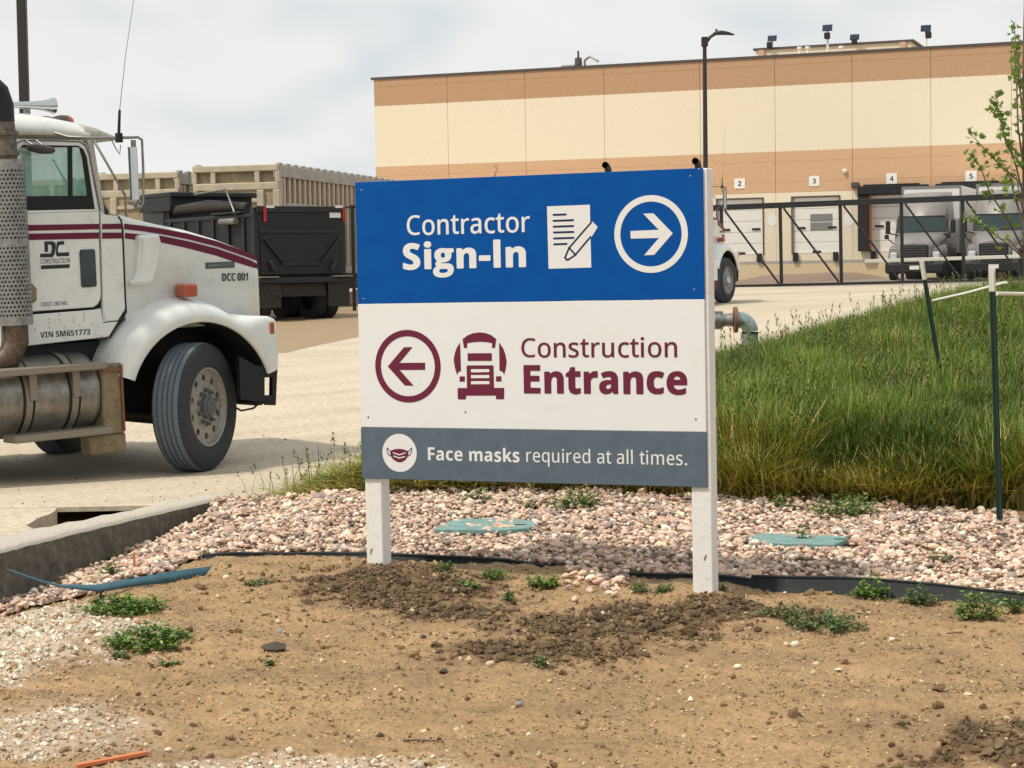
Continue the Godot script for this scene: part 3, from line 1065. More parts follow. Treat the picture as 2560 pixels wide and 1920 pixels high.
	# front of a lorry
	var ic := [
		[[1283, 500], [1345, 455], [1410, 432], [1480, 424], [1550, 432], [1612, 456], [1670, 500], [1657, 603], [1622, 603], [1622, 547], [1550, 535], [1480, 531], [1400, 537], [1336, 548], [1334, 603], [1299, 603]],
		[[1254, 542], [1263, 868], [1240, 875], [1226, 890], [1218, 914], [1194, 830], [1180, 740], [1192, 665], [1216, 600]],
		[[1704, 540], [1750, 610], [1776, 680], [1790, 760], [1780, 840], [1760, 912], [1748, 885], [1735, 872], [1708, 868]],
		[[1340, 664], [1619, 664], [1619, 752], [1342, 752]],
		[[1247, 930], [1307, 930], [1307, 990], [1247, 990]], [[1668, 930], [1728, 930], [1728, 990], [1668, 990]]]
	for q in ic: flat_print("lorry_icon", poly_px(q, 880, 740, 4.609), 0.0002, M.maroon, white)
	flat_print("lorry_icon", poly_px([[1328, 815], [1338, 804], [1630, 804], [1638, 815], [1644, 1064], [1760, 1064], [1760, 1185], [1750, 1195], [1672, 1195], [1666, 1188], [1665, 1152], [1322, 1152], [1320, 1188], [1312, 1195], [1235, 1195], [1226, 1185], [1224, 1064], [1333, 1064]], 880, 740, 4.609), 0.0002, M.maroon, white)
	for y in [848, 916, 986]:
		flat_print("lorry_grille", poly_px([[1380, y], [1588, y], [1592, y + 8], [1590, y + 34], [1380, y + 36]], 880, 740, 4.609), 0.0015, M.sign_white, white, 0.0005)
	# mask in a disc
	c = sp(999.9, 1132.6)
	ro = (sp(999.9, 1132.6 - 47.6).y - sp(999.9, 1132.6 + 47.6).y) * 0.5
	flat_print("disc", disc_poly(c, ro, ro), 0.0002, M.print_white, grey)
	flat_print("mask", poly_px([[428, 380], [470, 362], [535, 354], [600, 364], [650, 385], [650, 440], [615, 490], [580, 515], [545, 524], [505, 514], [465, 488], [430, 440]], 890, 1050, 4.916), 0.0015, M.maroon, grey, 0.0006)
	for ln in [[460, 402, 538, 428, 618, 404], [468, 444, 540, 468, 610, 450]]:
		flat_print("mask_pleat", poly_px([[ln[0], ln[1] - 6], [ln[2], ln[3] - 6], [ln[4], ln[5] - 6], [ln[4], ln[5] + 6], [ln[2], ln[3] + 8], [ln[0], ln[1] + 6]], 890, 1050, 4.916), 0.0022, M.print_white, grey, 0.0005)
	for q in [[[430, 384], [396, 342], [381, 344], [384, 390], [404, 432], [432, 452], [431, 441], [412, 424], [393, 386], [391, 353], [428, 396]], [[648, 384], [684, 342], [697, 346], [693, 392], [676, 432], [648, 452], [648, 441], [668, 424], [684, 388], [687, 355], [650, 397]]]:
		flat_print("ear_loop", poly_px(q, 890, 1050, 4.916), 0.0015, M.print_navy, grey, 0.0006)
	# screw heads
	for s in [[907, 475, 0], [911, 747, 0], [1729, 443, 0], [1738, 727, 0], [1751, 426, 0], [922, 1043, 1], [1741, 1051, 1], [1165, 1031, 1]]:
		var p := sp(s[0], s[1])
		var mb := MB.new()
		mb.lathe([Vector2(0.0045, 0.0), Vector2(0.0042, 0.0018), Vector2(0.002, 0.0026), Vector2(0, 0.0027)], Vector3(p.x, p.y, 0), Vector3(0, 0, 1), 10)
		part("screw", mb, M.screw if s[2] == 0 else M.coping, blue if s[2] == 0 else white)

# ---------------------------------------------------------------- warehouse
const BT := 0.35779   # 20.5 degrees
var b_o := Vector3(15.7, 0, -100)
var b_d := Vector3(cos(BT), 0, sin(BT))
var b_n := Vector3(-sin(BT), 0, cos(BT))

func bw(px: float, py: float, back := 0.0) -> Vector3:
	var p := on_plane(px, py, b_o - b_n * back, b_n) - b_o
	return Vector3(p.dot(b_d), p.y, -back)

func build_building():
	var t := thing("warehouse", "long cream and tan precast warehouse with numbered loading docks", "warehouse", b_o, -BT)
	var joints := [-24.75, -20.3, -15.72, -11.2, -5.9, -1.88, 2.14, 6.13, 10.1, 14.1, 18.1, 22.1]
	var base := 0.55
	part("core_wall", MB.new().bx(Vector3(-24.74, base, -45.0), Vector3(40.0, 12.3, -0.30)), M.joint, t)
	var g := 0.008
	var bands := [[7.47, 10.87, M.wall_cream], [10.87, 11.94, M.wall_tan], [11.94, 12.35, M.wall_tan], [5.34, 5.88, M.wall_tan2], [5.88, 6.94, M.wall_tan2], [6.94, 7.47, M.wall_tan2]]
	var doors := [bw(1850, 560).x, bw(2039.5, 560).x, bw(2236, 560).x, bw(2432, 560).x]
	var dw := 1.22
	for i in joints.size() - 1:
		var a: float = joints[i] + g
		var b: float = joints[i + 1] - g
		for bd in bands:
			var o := part("wall_panel", MB.new().bx(Vector3(a, bd[0] + (g * 0.7 if bd[0] != 7.47 and bd[0] != 10.87 else 0.0), -0.25), Vector3(b, bd[1], 0.0), 0.008), bd[2], t)
			if i == 0 and bd[0] == 7.47: o.set_meta("label", "cream precast wall panel")
		# ground storey, with an opening where a dock door sits
		var dc := 999.0
		for d in doors:
			if d > a and d < b: dc = d
		if dc > 900.0:
			part("wall_panel", MB.new().bx(Vector3(a, 1.78, -0.25), Vector3(b, 5.34, 0.0)), M.wall_cream, t)
		else:
			part("wall_panel", MB.new().bx(Vector3(a, 1.78, -0.25), Vector3(dc - dw, 5.34, 0.0)), M.wall_cream, t)
			part("wall_panel", MB.new().bx(Vector3(dc + dw, 1.78, -0.25), Vector3(b, 5.34, 0.0)), M.wall_cream, t)
			part("wall_panel", MB.new().bx(Vector3(dc - dw, 5.06, -0.25), Vector3(dc + dw, 5.34, -0.002)), M.wall_cream, t)
			part("wall_panel", MB.new().bx(Vector3(dc - dw, 1.78, -0.25), Vector3(dc + dw, 2.14, -0.002)), M.wall_cream, t)
	part("plinth_strip", MB.new().bx(Vector3(-24.75, 1.62, -0.26), Vector3(40.0, 1.776, 0.03)), M.grey_strip, t)
	part("plinth", MB.new().bx(Vector3(-24.75, base, -0.26), Vector3(40.0, 1.617, 0.05)), M.foundation, t)
	part("coping", MB.new().bx(Vector3(-24.9, 12.352, -0.4), Vector3(40.0, 12.48, 0.06)), M.coping, t)
	part("roof", MB.new().bx(Vector3(-24.6, 12.1, -44.5), Vector3(39.8, 12.29, -0.5)), M.roofing, t)
	# left end wall
	var zz := 0.0
	while zz > -44.0:
		part("end_wall_panel", MB.new().bx(Vector3(-24.85, base, zz - 4.97), Vector3(-24.76, 12.34, zz - 0.27)), M.wall_cream, t)
		zz -= 5.0
	# dock doors
	var k := 0
	for d in doors:
		k += 1
		var dn := part("dock_door", MB.new().bx(Vector3(d - dw + 0.002, 2.145, -0.24), Vector3(d + dw - 0.002, 5.055, -0.17)), M.coping, t)
		for s in 5:
			var ya := 2.15 + s * 0.58
			part("door_section", MB.new().bx(Vector3(d - dw + 0.03, ya + 0.008, -0.169), Vector3(d + dw - 0.03, ya + 0.572, -0.11), 0.012), M.dock_door, dn)
		for e in [[-1.0, 3.42], [0.62, 3.42], [-0.2, 2.17]]:
			part("latch", MB.new().bx(Vector3(d + e[0], e[1], -0.109), Vector3(d + e[0] + 0.44, e[1] + 0.11, -0.06), 0.01), M.black, dn)
		if k == 2:
			var p0 := bw(2025, 576)
			var p1 := bw(2080, 534)
			part("vent_window", MB.new().bx(Vector3(p0.x, p0.y, -0.108), Vector3(p1.x, lerpf(p0.y, p1.y, 0.48), -0.095)), M.steel, dn)
			part("vent_window", MB.new().bx(Vector3(p0.x, lerpf(p0.y, p1.y, 0.54), -0.108), Vector3(p1.x, p1.y, -0.095)), M.steel, dn)
		# thin frame of the opening
		var fm := MB.new()
		fm.bx(Vector3(d - dw - 0.06, 2.14, 0.003), Vector3(d - dw + 0.0, 5.12, 0.05))
		fm.bx(Vector3(d + dw, 2.14, 0.003), Vector3(d + dw + 0.06, 5.12, 0.05))
		fm.bx(Vector3(d - dw + 0.001, 5.06, 0.003), Vector3(d + dw - 0.001, 5.12, 0.05))
		part("door_frame", fm, M.coping, t)
		for sx in [-1.0, 1.0]:
			part("dock_bumper", MB.new().bx(Vector3(d + sx * 1.05 - 0.13, 1.74, 0.052), Vector3(d + sx * 1.05 + 0.13, 2.2, 0.22), 0.02), M.rubber, t)
		if k >= 3:
			var sh := MB.new()
			sh.bx(Vector3(d - 1.78, 2.2, 0.055), Vector3(d - 1.22, 5.08, 0.55), 0.03)
			sh.bx(Vector3(d + 1.22, 2.2, 0.055), Vector3(d + 1.78, 5.08, 0.55), 0.03)
			sh.bx(Vector3(d - 1.78, 5.083, 0.055), Vector3(d + 1.78, 5.52, 0.62), 0.03)
			sh.bx(Vector3(d - 1.5, 5.523, 0.055), Vector3(d + 1.3, 5.6, 0.5), 0.02)
			part("dock_shelter", sh, M.shelter, t)
			part("guide_strip", MB.new().bx(Vector3(d - 1.212, 2.3, 0.06), Vector3(d - 1.14, 5.06, 0.4)), M.lath, t)
		else:
			var no := bw(1930 if k == 1 else 2122, 550)
			part("notice", MB.new().prism(disc_poly(Vector2(no.x, no.y), 0.24, 0.34, 12), Vector3(0, 0, 0.003), Vector3.RIGHT, Vector3.UP, Vector3(0, 0, 0.01)), M.white_board, t)
	# number boards
	var nb := [[1836, 446, 1863, 472, "2"], [2023, 439.6, 2049, 466, "3"], [2216, 433, 2243, 460, "4"], [2414, 427, 2442, 454, "5"]]
	for e in nb:
		var a := bw(e[0], e[3])
		var b := bw(e[2], e[1])
		var bo := part("number_board", MB.new().bx(Vector3(a.x, a.y, 0.003), Vector3(b.x, b.y, 0.03), 0.004), M.white_board, t)
		var w := b.x - a.x
		var h := b.y - a.y
		letters("number", e[4], fb, a.x + w * 0.34, a.x + w * 0.66, a.y + h * 0.27, a.y + h * 0.76, 0.0305, M.digit, bo, 0.006)
	var cm := bw(2112, 427)
	part("wall_camera", MB.new().lathe([Vector2(0.1, 0.0), Vector2(0.13, 0.05), Vector2(0.12, 0.14), Vector2(0.0, 0.2)], Vector3(cm.x, cm.y, 0.003), Vector3(0.2, -0.3, 1), 10), M.white_board, t)
	var wp := bw(2139, 462)
	part("wall_lamp", MB.new().bx(Vector3(wp.x - 0.19, wp.y - 0.13, 0.003), Vector3(wp.x + 0.19, wp.y + 0.13, 0.28), 0.03), M.coping, t)
	# roof: raised plant room, pipes, units
	var z := 9.0
	var l := bw(1890, 121, z)
	var r := bw(2278, 98, z)
	var pen := part("plant_room", MB.new().bx(Vector3(l.x, 12.295, -z - 14.0), Vector3(r.x, l.y - 0.12, -z)), M.penthouse, t)
	part("plant_room_coping", MB.new().bx(Vector3(l.x - 0.15, l.y - 0.118, -z - 14.1), Vector3(r.x + 0.15, l.y, -z + 0.1)), M.coping, pen)
	for x in [l.x + 0.35, r.x - 0.45]:
		part("downpipe", MB.new().bx(Vector3(x - 0.16, 12.295, -z + 0.002), Vector3(x + 0.16, l.y - 0.13, -z + 0.2)), M.joint, pen)
	for e in [[1999, 117, 131], [2019, 116, 131], [2103, 115, 125]]:
		var a := bw(e[0], e[2], 4.0)
		var b := bw(e[0], e[1], 4.0)
		part("vent_pipe", MB.new().lathe([Vector2(0.08, 0), Vector2(0.08, b.y - 12.295 - 0.15), Vector2(0.14, b.y - 12.295 - 0.12), Vector2(0.14, b.y - 12.295), Vector2(0, b.y - 12.295)], Vector3(a.x, 12.295, -4.0), Vector3.UP, 8), M.white_board, t)
	var ua := bw(1402, 166, 3.0)
	var ub := bw(1438, 163, 3.0)
	part("roof_unit", MB.new().bx(Vector3(ua.x, 12.295, -4.5), Vector3(ub.x, bw(1420, 164, 3.0).y + 0.05, -3.0), 0.05), M.steel, t)
	var uc := bw(1446, 162, 3.0)
	part("roof_vent", MB.new().lathe([Vector2(0.1, 0), Vector2(0.1, 0.5), Vector2(0.22, 0.55), Vector2(0.2, 0.95), Vector2(0.06, 1.0), Vector2(0.06, 1.35), Vector2(0, 1.35)], Vector3(uc.x, 12.295, -3.0), Vector3.UP, 8), M.coping, t)
	var ud := bw(1462, 160, 3.0)
	part("roof_pipe", MB.new().tube([Vector3(ud.x, 12.295, -3.0), Vector3(ud.x, 13.1, -3.0), Vector3(ud.x + 0.3, 13.3, -3.0), Vector3(ud.x + 0.8, 13.0, -3.0)], 0.07, 6), M.steel, t)
	# solar floodlights on the roof: things of their own
	var sl := [[1931, 90, 104, 1925, 113, 8.8, 1], [2069, 63, 79, 2069, 90, 1.5, 0], [2137, 87, 101, 2137, 104, 8.6, 1], [2315, 64, 80, 2322, 88, 1.5, 0]]
	for i in sl.size():
		var e: Array = sl[i]
		var a := bw(e[0], e[2], e[5])
		var b := bw(e[0], e[1], e[5])
		var lamp := bw(e[3], e[4], e[5])
		var y0 := 12.295 if e[6] == 0 else l.y
		var lb: String = ["solar floodlight low on the plant room roof beside its corner", "solar floodlight on a white pole at the parapet before the plant room", "small solar panel lamp on the middle of the plant room roof", "solar floodlight on a white pole past the plant room's sloping end"][i]
		var s := thing("solar_floodlight", lb, "floodlight", b_o + b_d * a.x - b_n * e[5] + Vector3(0, y0, 0), -BT, "solar floodlights on the warehouse roof")
		var ht := a.y - y0
		part("pole", MB.new().lathe([Vector2(0.06, -0.01), Vector2(0.06, ht + 0.1), Vector2(0, ht + 0.1)], Vector3.ZERO, Vector3.UP, 8), M.white_board, s)
		var hh := (b.y - a.y)
		part("solar_panel", MB.new().box(Vector3(0, ht + hh * 0.5 + 0.02, 0.05), Vector3(0.52, 0.04, hh * 1.12), 0.01, Basis(Vector3.RIGHT, 1.2)), M.solar, s)
		part("lamp_head", MB.new().box(Vector3(lamp.x - a.x, lamp.y - y0, 0.12), Vector3(0.3, 0.34, 0.22), 0.04), M.black, s)

# ---------------------------------------------------------------- sliding gate
func wires(mb: MB, x0: float, x1: float, y0: float, y1: float, z: float, pitch: float, th: float):
	var h := y1 - y0
	for sg in [-1.0, 1.0]:
		var x := x0 - h
		while x < x1 + h:
			var a := Vector2(x, y0)
			var b := Vector2(x + h, y1)
			if sg < 0.0:
				a = Vector2(x, y1)
				b = Vector2(x + h, y0)
			# clip to x0..x1
			var ta := clampf((x0 - a.x) / h, 0.0, 1.0)
			var tb := clampf((x1 - a.x) / h, 0.0, 1.0)
			if tb - ta > 0.01:
				var p := a.lerp(b, ta)
				var q := a.lerp(b, tb)
				var n := (q - p).orthogonal().normalized() * th
				var zo: float = z + sg * 0.002
				mb.q(Vector3(p.x + n.x, p.y + n.y, zo), Vector3(q.x + n.x, q.y + n.y, zo), Vector3(q.x, q.y, zo + th), Vector3(p.x, p.y, zo + th), Vector3(n.x, n.y, th))
				mb.q(Vector3(p.x - n.x, p.y - n.y, zo), Vector3(q.x - n.x, q.y - n.y, zo), Vector3(q.x, q.y, zo + th), Vector3(p.x, p.y, zo + th), Vector3(-n.x, -n.y, th))
			x += pitch

func build_gate():
	var o := at_depth(1953, 716, 64.8)
	var gn := b_n
	var gp := func(px: float, py: float) -> Vector2:
		var p := on_plane(px, py, o, gn) - o
		return Vector2(p.dot(b_d), p.y)
	var t := thing("sliding_gate", "black steel sliding gate with chain link and diagonal braces across the yard", "gate", o, -BT)
	t.rotation.z = 0.0098
	var ht: float = gp.call(1951, 506).y - gp.call(1953, 716).y
	var xs := []
	for e in [1664, 1806, 1953, 2103, 2256, 2409, 2562, 2710]: xs.append(gp.call(e, 610).x)
	part("bottom_rail", MB.new().bx(Vector3(xs[0] - 0.06, 0.0, -0.04), Vector3(xs[7] + 0.06, 0.09, 0.04), 0.008), M.gate, t)
	part("top_rail", MB.new().bx(Vector3(xs[0] - 0.06, ht - 0.19, -0.06), Vector3(xs[7] + 0.06, ht + 0.0, 0.06), 0.01), M.gate, t)
	for i in xs.size():
		part("upright", MB.new().bx(Vector3(xs[i] - 0.055, 0.091, -0.035), Vector3(xs[i] + 0.055, ht - 0.191, 0.035), 0.008), M.gate, t)
		if i < xs.size() - 1:
			var b := part("brace", MB.new().bar(Vector3(xs[i] + 0.12, ht - 0.2, 0.0), Vector3(xs[i + 1] - 0.09, 0.1, 0.0), 0.06, 0.085, 0.006, Vector3.BACK), M.gate, t)
			var mb := MB.new()
			wires(mb, xs[i] + 0.05, xs[i + 1] - 0.05, 0.09, ht - 0.19, 0.05, 0.076, 0.0017)
			part("chain_link", mb, M.wire, t)
	# white barrier arm in front of the parked tractors
	var a := at_depth(2160, 653, 71.0)
	var e := at_depth(2554, 641, 71.0)
	var gy := road_y(e.x, 71.0)
	var ba := thing("barrier_arm", "white barrier arm on a black post before the parked tractors", "barrier", Vector3(e.x, gy, e.z))
	part("post", MB.new().bx(Vector3(-0.11, -0.02, -0.11), Vector3(0.11, e.y - gy + 0.3, 0.11), 0.01), M.gate, ba)
	part("arm", MB.new().bar(Vector3(-0.12, e.y - gy, 0.16), Vector3(a.x - e.x, a.y - gy, 0.16), 0.05, 0.13, 0.01), M.pvc, ba)
	part("hinge", MB.new().bx(Vector3(-0.12, e.y - gy - 0.08, 0.1105), Vector3(0.12, e.y - gy + 0.08, 0.18)), M.steel, ba)
	# chain-link fence leaf behind the dump truck
	var f0 := at_depth(886, 760, 50.0)
	var fy := gh(f0.x, 50.0)
	var f := thing("chain_link_fence", "black framed chain link fence behind the dump truck", "fence", Vector3(f0.x, fy, -50.0))
	var fh := at_depth(886, 516, 50.0).y - fy
	var px := [-2.4, 0.0, 2.4, 4.8]
	for i in px.size():
		part("fence_post", MB.new().bx(Vector3(px[i] - 0.045, -0.2, -0.045), Vector3(px[i] + 0.045, fh + 0.04, 0.045), 0.006), M.gate, f)
	var lowy := at_depth(886, 690, 50.0).y - fy
	for i in 3:
		part("fence_rail", MB.new().bx(Vector3(px[i] + 0.046, fh - 0.05, -0.025), Vector3(px[i + 1] - 0.046, fh + 0.0, 0.025)), M.gate, f)
		part("fence_rail", MB.new().bx(Vector3(px[i] + 0.046, lowy - 0.03, -0.025), Vector3(px[i + 1] - 0.046, lowy + 0.03, 0.025)), M.gate, f)
		var mb := MB.new()
		wires(mb, px[i] + 0.05, px[i + 1] - 0.05, 0.08, fh - 0.05, 0.03, 0.076, 0.0018)
		part("chain_link", mb, M.wire, f)

# ---------------------------------------------------------------- lamp posts
func build_lamps():
	var b := at_depth(1766, 700, 60.0)
	var y := road_y(b.x, 60.0)
	var tp := at_depth(1762, 94, 60.0)
	var t := thing("street_lamp", "tall dark bronze street lamp with one curved head before the warehouse", "street lamp", Vector3(b.x, y, -60.0))
	t.rotation.z = 0.001
	var h := tp.y - y
	var dx := tp.x - b.x
	part("base_collar", MB.new().bx(Vector3(-0.17, -0.05, -0.17), Vector3(0.17, 0.14, 0.17), 0.02), M.pole, t)
	part("mast", MB.new().tube([Vector3(0, 0.1, 0), Vector3(dx * 0.5, h * 0.5, 0), Vector3(dx, h, 0)], [0.085, 0.075, 0.06], 8), M.pole, t)
	part("cap", MB.new().bx(Vector3(dx - 0.10, h - 0.28, -0.10), Vector3(dx + 0.10, h + 0.02, 0.10), 0.02), M.pole, t)
	var ar := MB.new()
	ar.tube([Vector3(dx + 0.08, h - 0.12, 0), Vector3(dx + 0.18, h + 0.02, 0), Vector3(dx + 0.32, h + 0.10, 0)], 0.05, 7)
	part("arm", ar, M.pole, t)
	var hd := MB.new()
	var rings := []
	for e in [[0.26, 0.10, 0.05, 0.04], [0.36, 0.135, 0.12, 0.07], [0.55, 0.14, 0.17, 0.07], [0.75, 0.11, 0.16, 0.05], [0.92, 0.07, 0.10, 0.02]]:
		var rg := []
		for k in 10:
			var a := TAU * k / 10
			rg.append(Vector3(dx + e[0], h + e[1] + sin(a) * e[3], cos(a) * e[2]))
		rings.append(rg)
	hd.loft(rings)
	part("lamp_head", hd, M.pole, t)
	part("sensor", MB.new().lathe([Vector2(0.035, 0), Vector2(0.035, 0.06), Vector2(0, 0.07)], Vector3(dx + 0.37, h + 0.19, 0), Vector3.UP, 8), M.pole, t)
	# the nearer post beside the drive
	var c := at_depth(62, 285, 42.0)
	var yg := road_y(c.x, 42.0) - 0.06
	var tl := at_depth(54, 0, 42.0)
	var u := thing("street_lamp", "thick dark lamp post rising behind the white truck's cab", "street lamp", Vector3(c.x, yg, -42.0))
	var hh := 11.0
	var lean := (tl.x - c.x) / (tl.y - c.y)
	part("base_collar", MB.new().bx(Vector3(-0.2, -0.05, -0.2), Vector3(0.2, 0.2, 0.2), 0.02), M.pole, u)
	var y1 := c.y - yg
	part("mast", MB.new().bar(Vector3(-lean * y1, 0.1, 0), Vector3(lean * (hh - y1), hh, 0), 0.195, 0.195, 0.02), M.pole, u)
	part("lamp_head", MB.new().bx(Vector3(0.2, hh - 0.15, -0.2), Vector3(1.0, hh - 0.02, 0.2), 0.04), M.pole, u)

# ---------------------------------------------------------------- wheels
func holed_disc(mb: MB, r0: float, r1: float, z: float, n: int, hr: float, rc: float):
	for i in n:
		var a0 := TAU * i / n
		var a1 := TAU * (i + 1) / n
		var am := (a0 + a1) * 0.5
		var cell := []
		var hole := []
		var hc := Vector2(cos(am), sin(am)) * rc
		var edge := []
		for k in 4: edge.append(Vector2(r1, lerpf(a0, a1, k / 4.0)))
		for k in 4: edge.append(Vector2(lerpf(r1, r0, k / 4.0), a1))
		for k in 4: edge.append(Vector2(r0, lerpf(a1, a0, k / 4.0)))
		for k in 4: edge.append(Vector2(lerpf(r0, r1, k / 4.0), a0))
		for e in edge:
			var p = Vector2(cos(e.y), sin(e.y)) * e.x
			cell.append(Vector3(p.x, p.y, z))
			var d = (p - hc).normalized() * hr + hc
			hole.append(Vector3(d.x, d.y, z))
		for k in 16:
			var k2 := (k + 1) % 16
			mb.q(cell[k], cell[k2], hole[k2], hole[k], Vector3(0, 0, 1))
			mb.q(hole[k], hole[k2], hole[k2] - Vector3(0, 0, 0.02), hole[k] - Vector3(0, 0, 0.02), Vector3(hc.x, hc.y, z) - hole[k])

func wheel(par: Node, at: Vector3, yaw: float, bright := false) -> Node3D:
	var w := Node3D.new()
	w.name = "wheel"
	par.add_child(w, true)
	w.position = at
	w.rotation.y = yaw
	var z := Vector3(0, 0, 1)
	part("tyre", MB.new().lathe([Vector2(0.29, -0.1), Vector2(0.33, -0.13), Vector2(0.42, -0.142), Vector2(0.485, -0.132), Vector2(0.512, -0.108)], Vector3.ZERO, z, 40).lathe([Vector2(0.512, 0.108), Vector2(0.500, 0.120), Vector2(0.482, 0.132), Vector2(0.43, 0.142), Vector2(0.40, 0.139), Vector2(0.385, 0.141), Vector2(0.345, 0.133), Vector2(0.325, 0.122), Vector2(0.315, 0.09)], Vector3.ZERO, z, 40), M.tyre, w)
	var pr := [Vector2(0.512, -0.108)]
	for g in [-0.066, -0.022, 0.022, 0.066]:
		pr.append_array([Vector2(0.52, g - 0.008), Vector2(0.505, g - 0.005), Vector2(0.505, g + 0.005), Vector2(0.52, g + 0.008)])
	pr.append(Vector2(0.512, 0.108))
	part("tread", MB.new().lathe(pr, Vector3.ZERO, z, 40, false), M.tread, w)
	var rm := MB.new()
	rm.lathe([Vector2(0.29, -0.06), Vector2(0.305, 0.085), Vector2(0.322, 0.116), Vector2(0.318, 0.126), Vector2(0.306, 0.122), Vector2(0.298, 0.10), Vector2(0.290, 0.088)], Vector3.ZERO, z, 40)
	holed_disc(rm, 0.165, 0.2905, 0.088, 10, 0.029, 0.236)
	rm.lathe([Vector2(0.165, 0.088), Vector2(0.16, 0.094), Vector2(0.09, 0.096)], Vector3.ZERO, z, 30)
	part("rim", rm, M.rim if not bright else M.steel, w)
	part("drum", MB.new().lathe([Vector2(0.25, 0.0), Vector2(0.25, 0.02), Vector2(0, 0.02)], Vector3.ZERO, z, 20), M.black, w)
	part("hub", MB.new().lathe([Vector2(0.098, 0.09), Vector2(0.095, 0.125), Vector2(0.078, 0.14), Vector2(0.076, 0.152), Vector2(0.03, 0.158), Vector2(0, 0.158)], Vector3.ZERO, z, 20), M.hub if not bright else M.chrome, w)
	for i in 10:
		var a := TAU * (i + 0.5) / 10
		part("lug_nut", MB.new().lathe([Vector2(0.02, 0.093), Vector2(0.019, 0.115), Vector2(0.012, 0.12), Vector2(0.011, 0.135), Vector2(0, 0.137)], Vector3(cos(a), sin(a), 0) * 0.136, z, 6, false), M.hub if not bright else M.chrome, w)
	return w

# ---------------------------------------------------------------- white conventional trucks
var tk_o := Vector3.ZERO
var tk_b := Basis.IDENTITY

func tuv(px: float, py: float, w: float) -> Vector2:
	var p := on_plane(px, py, tk_o + tk_b.z * w, tk_b.z) - tk_o
	return Vector2(p.dot(tk_b.x), p.dot(tk_b.y))

func tpoly(pts: Array, w: float, ox := 0.0, oy := 0.0, sc := 1.0) -> PackedVector2Array:
	var r := PackedVector2Array()
	for p in pts: r.append(tuv(ox + p[0] / sc, oy + p[1] / sc, w))
	return r

const HW := [[-1.0, 0.975], [-0.55, 0.97], [0.0, 0.93], [0.5, 0.87], [0.8, 0.815], [0.88, 0.78]]

func side_prism(mb: MB, poly: PackedVector2Array, w0: float, w1: float, s: float, bv := 0.0):
	mb.prism(poly, Vector3(0, 0, s * w0), Vector3.RIGHT, Vector3.UP, Vector3(0, 0, s * (w1 - w0)), bv)

func ribbon(tops: Array, bots: Array, w: Callable) -> MB:
	var mb := MB.new()
	mb.sm(0)
	for i in tops.size() - 1:
		var a: Vector2 = tops[i]; var b: Vector2 = tops[i + 1]; var c: Vector2 = bots[i + 1]; var d: Vector2 = bots[i]
		mb.q(Vector3(a.x, a.y, w.call(a.x)), Vector3(b.x, b.y, w.call(b.x)), Vector3(c.x, c.y, w.call(c.x)), Vector3(d.x, d.y, w.call(d.x)), Vector3(0, 0, 1))
	return mb

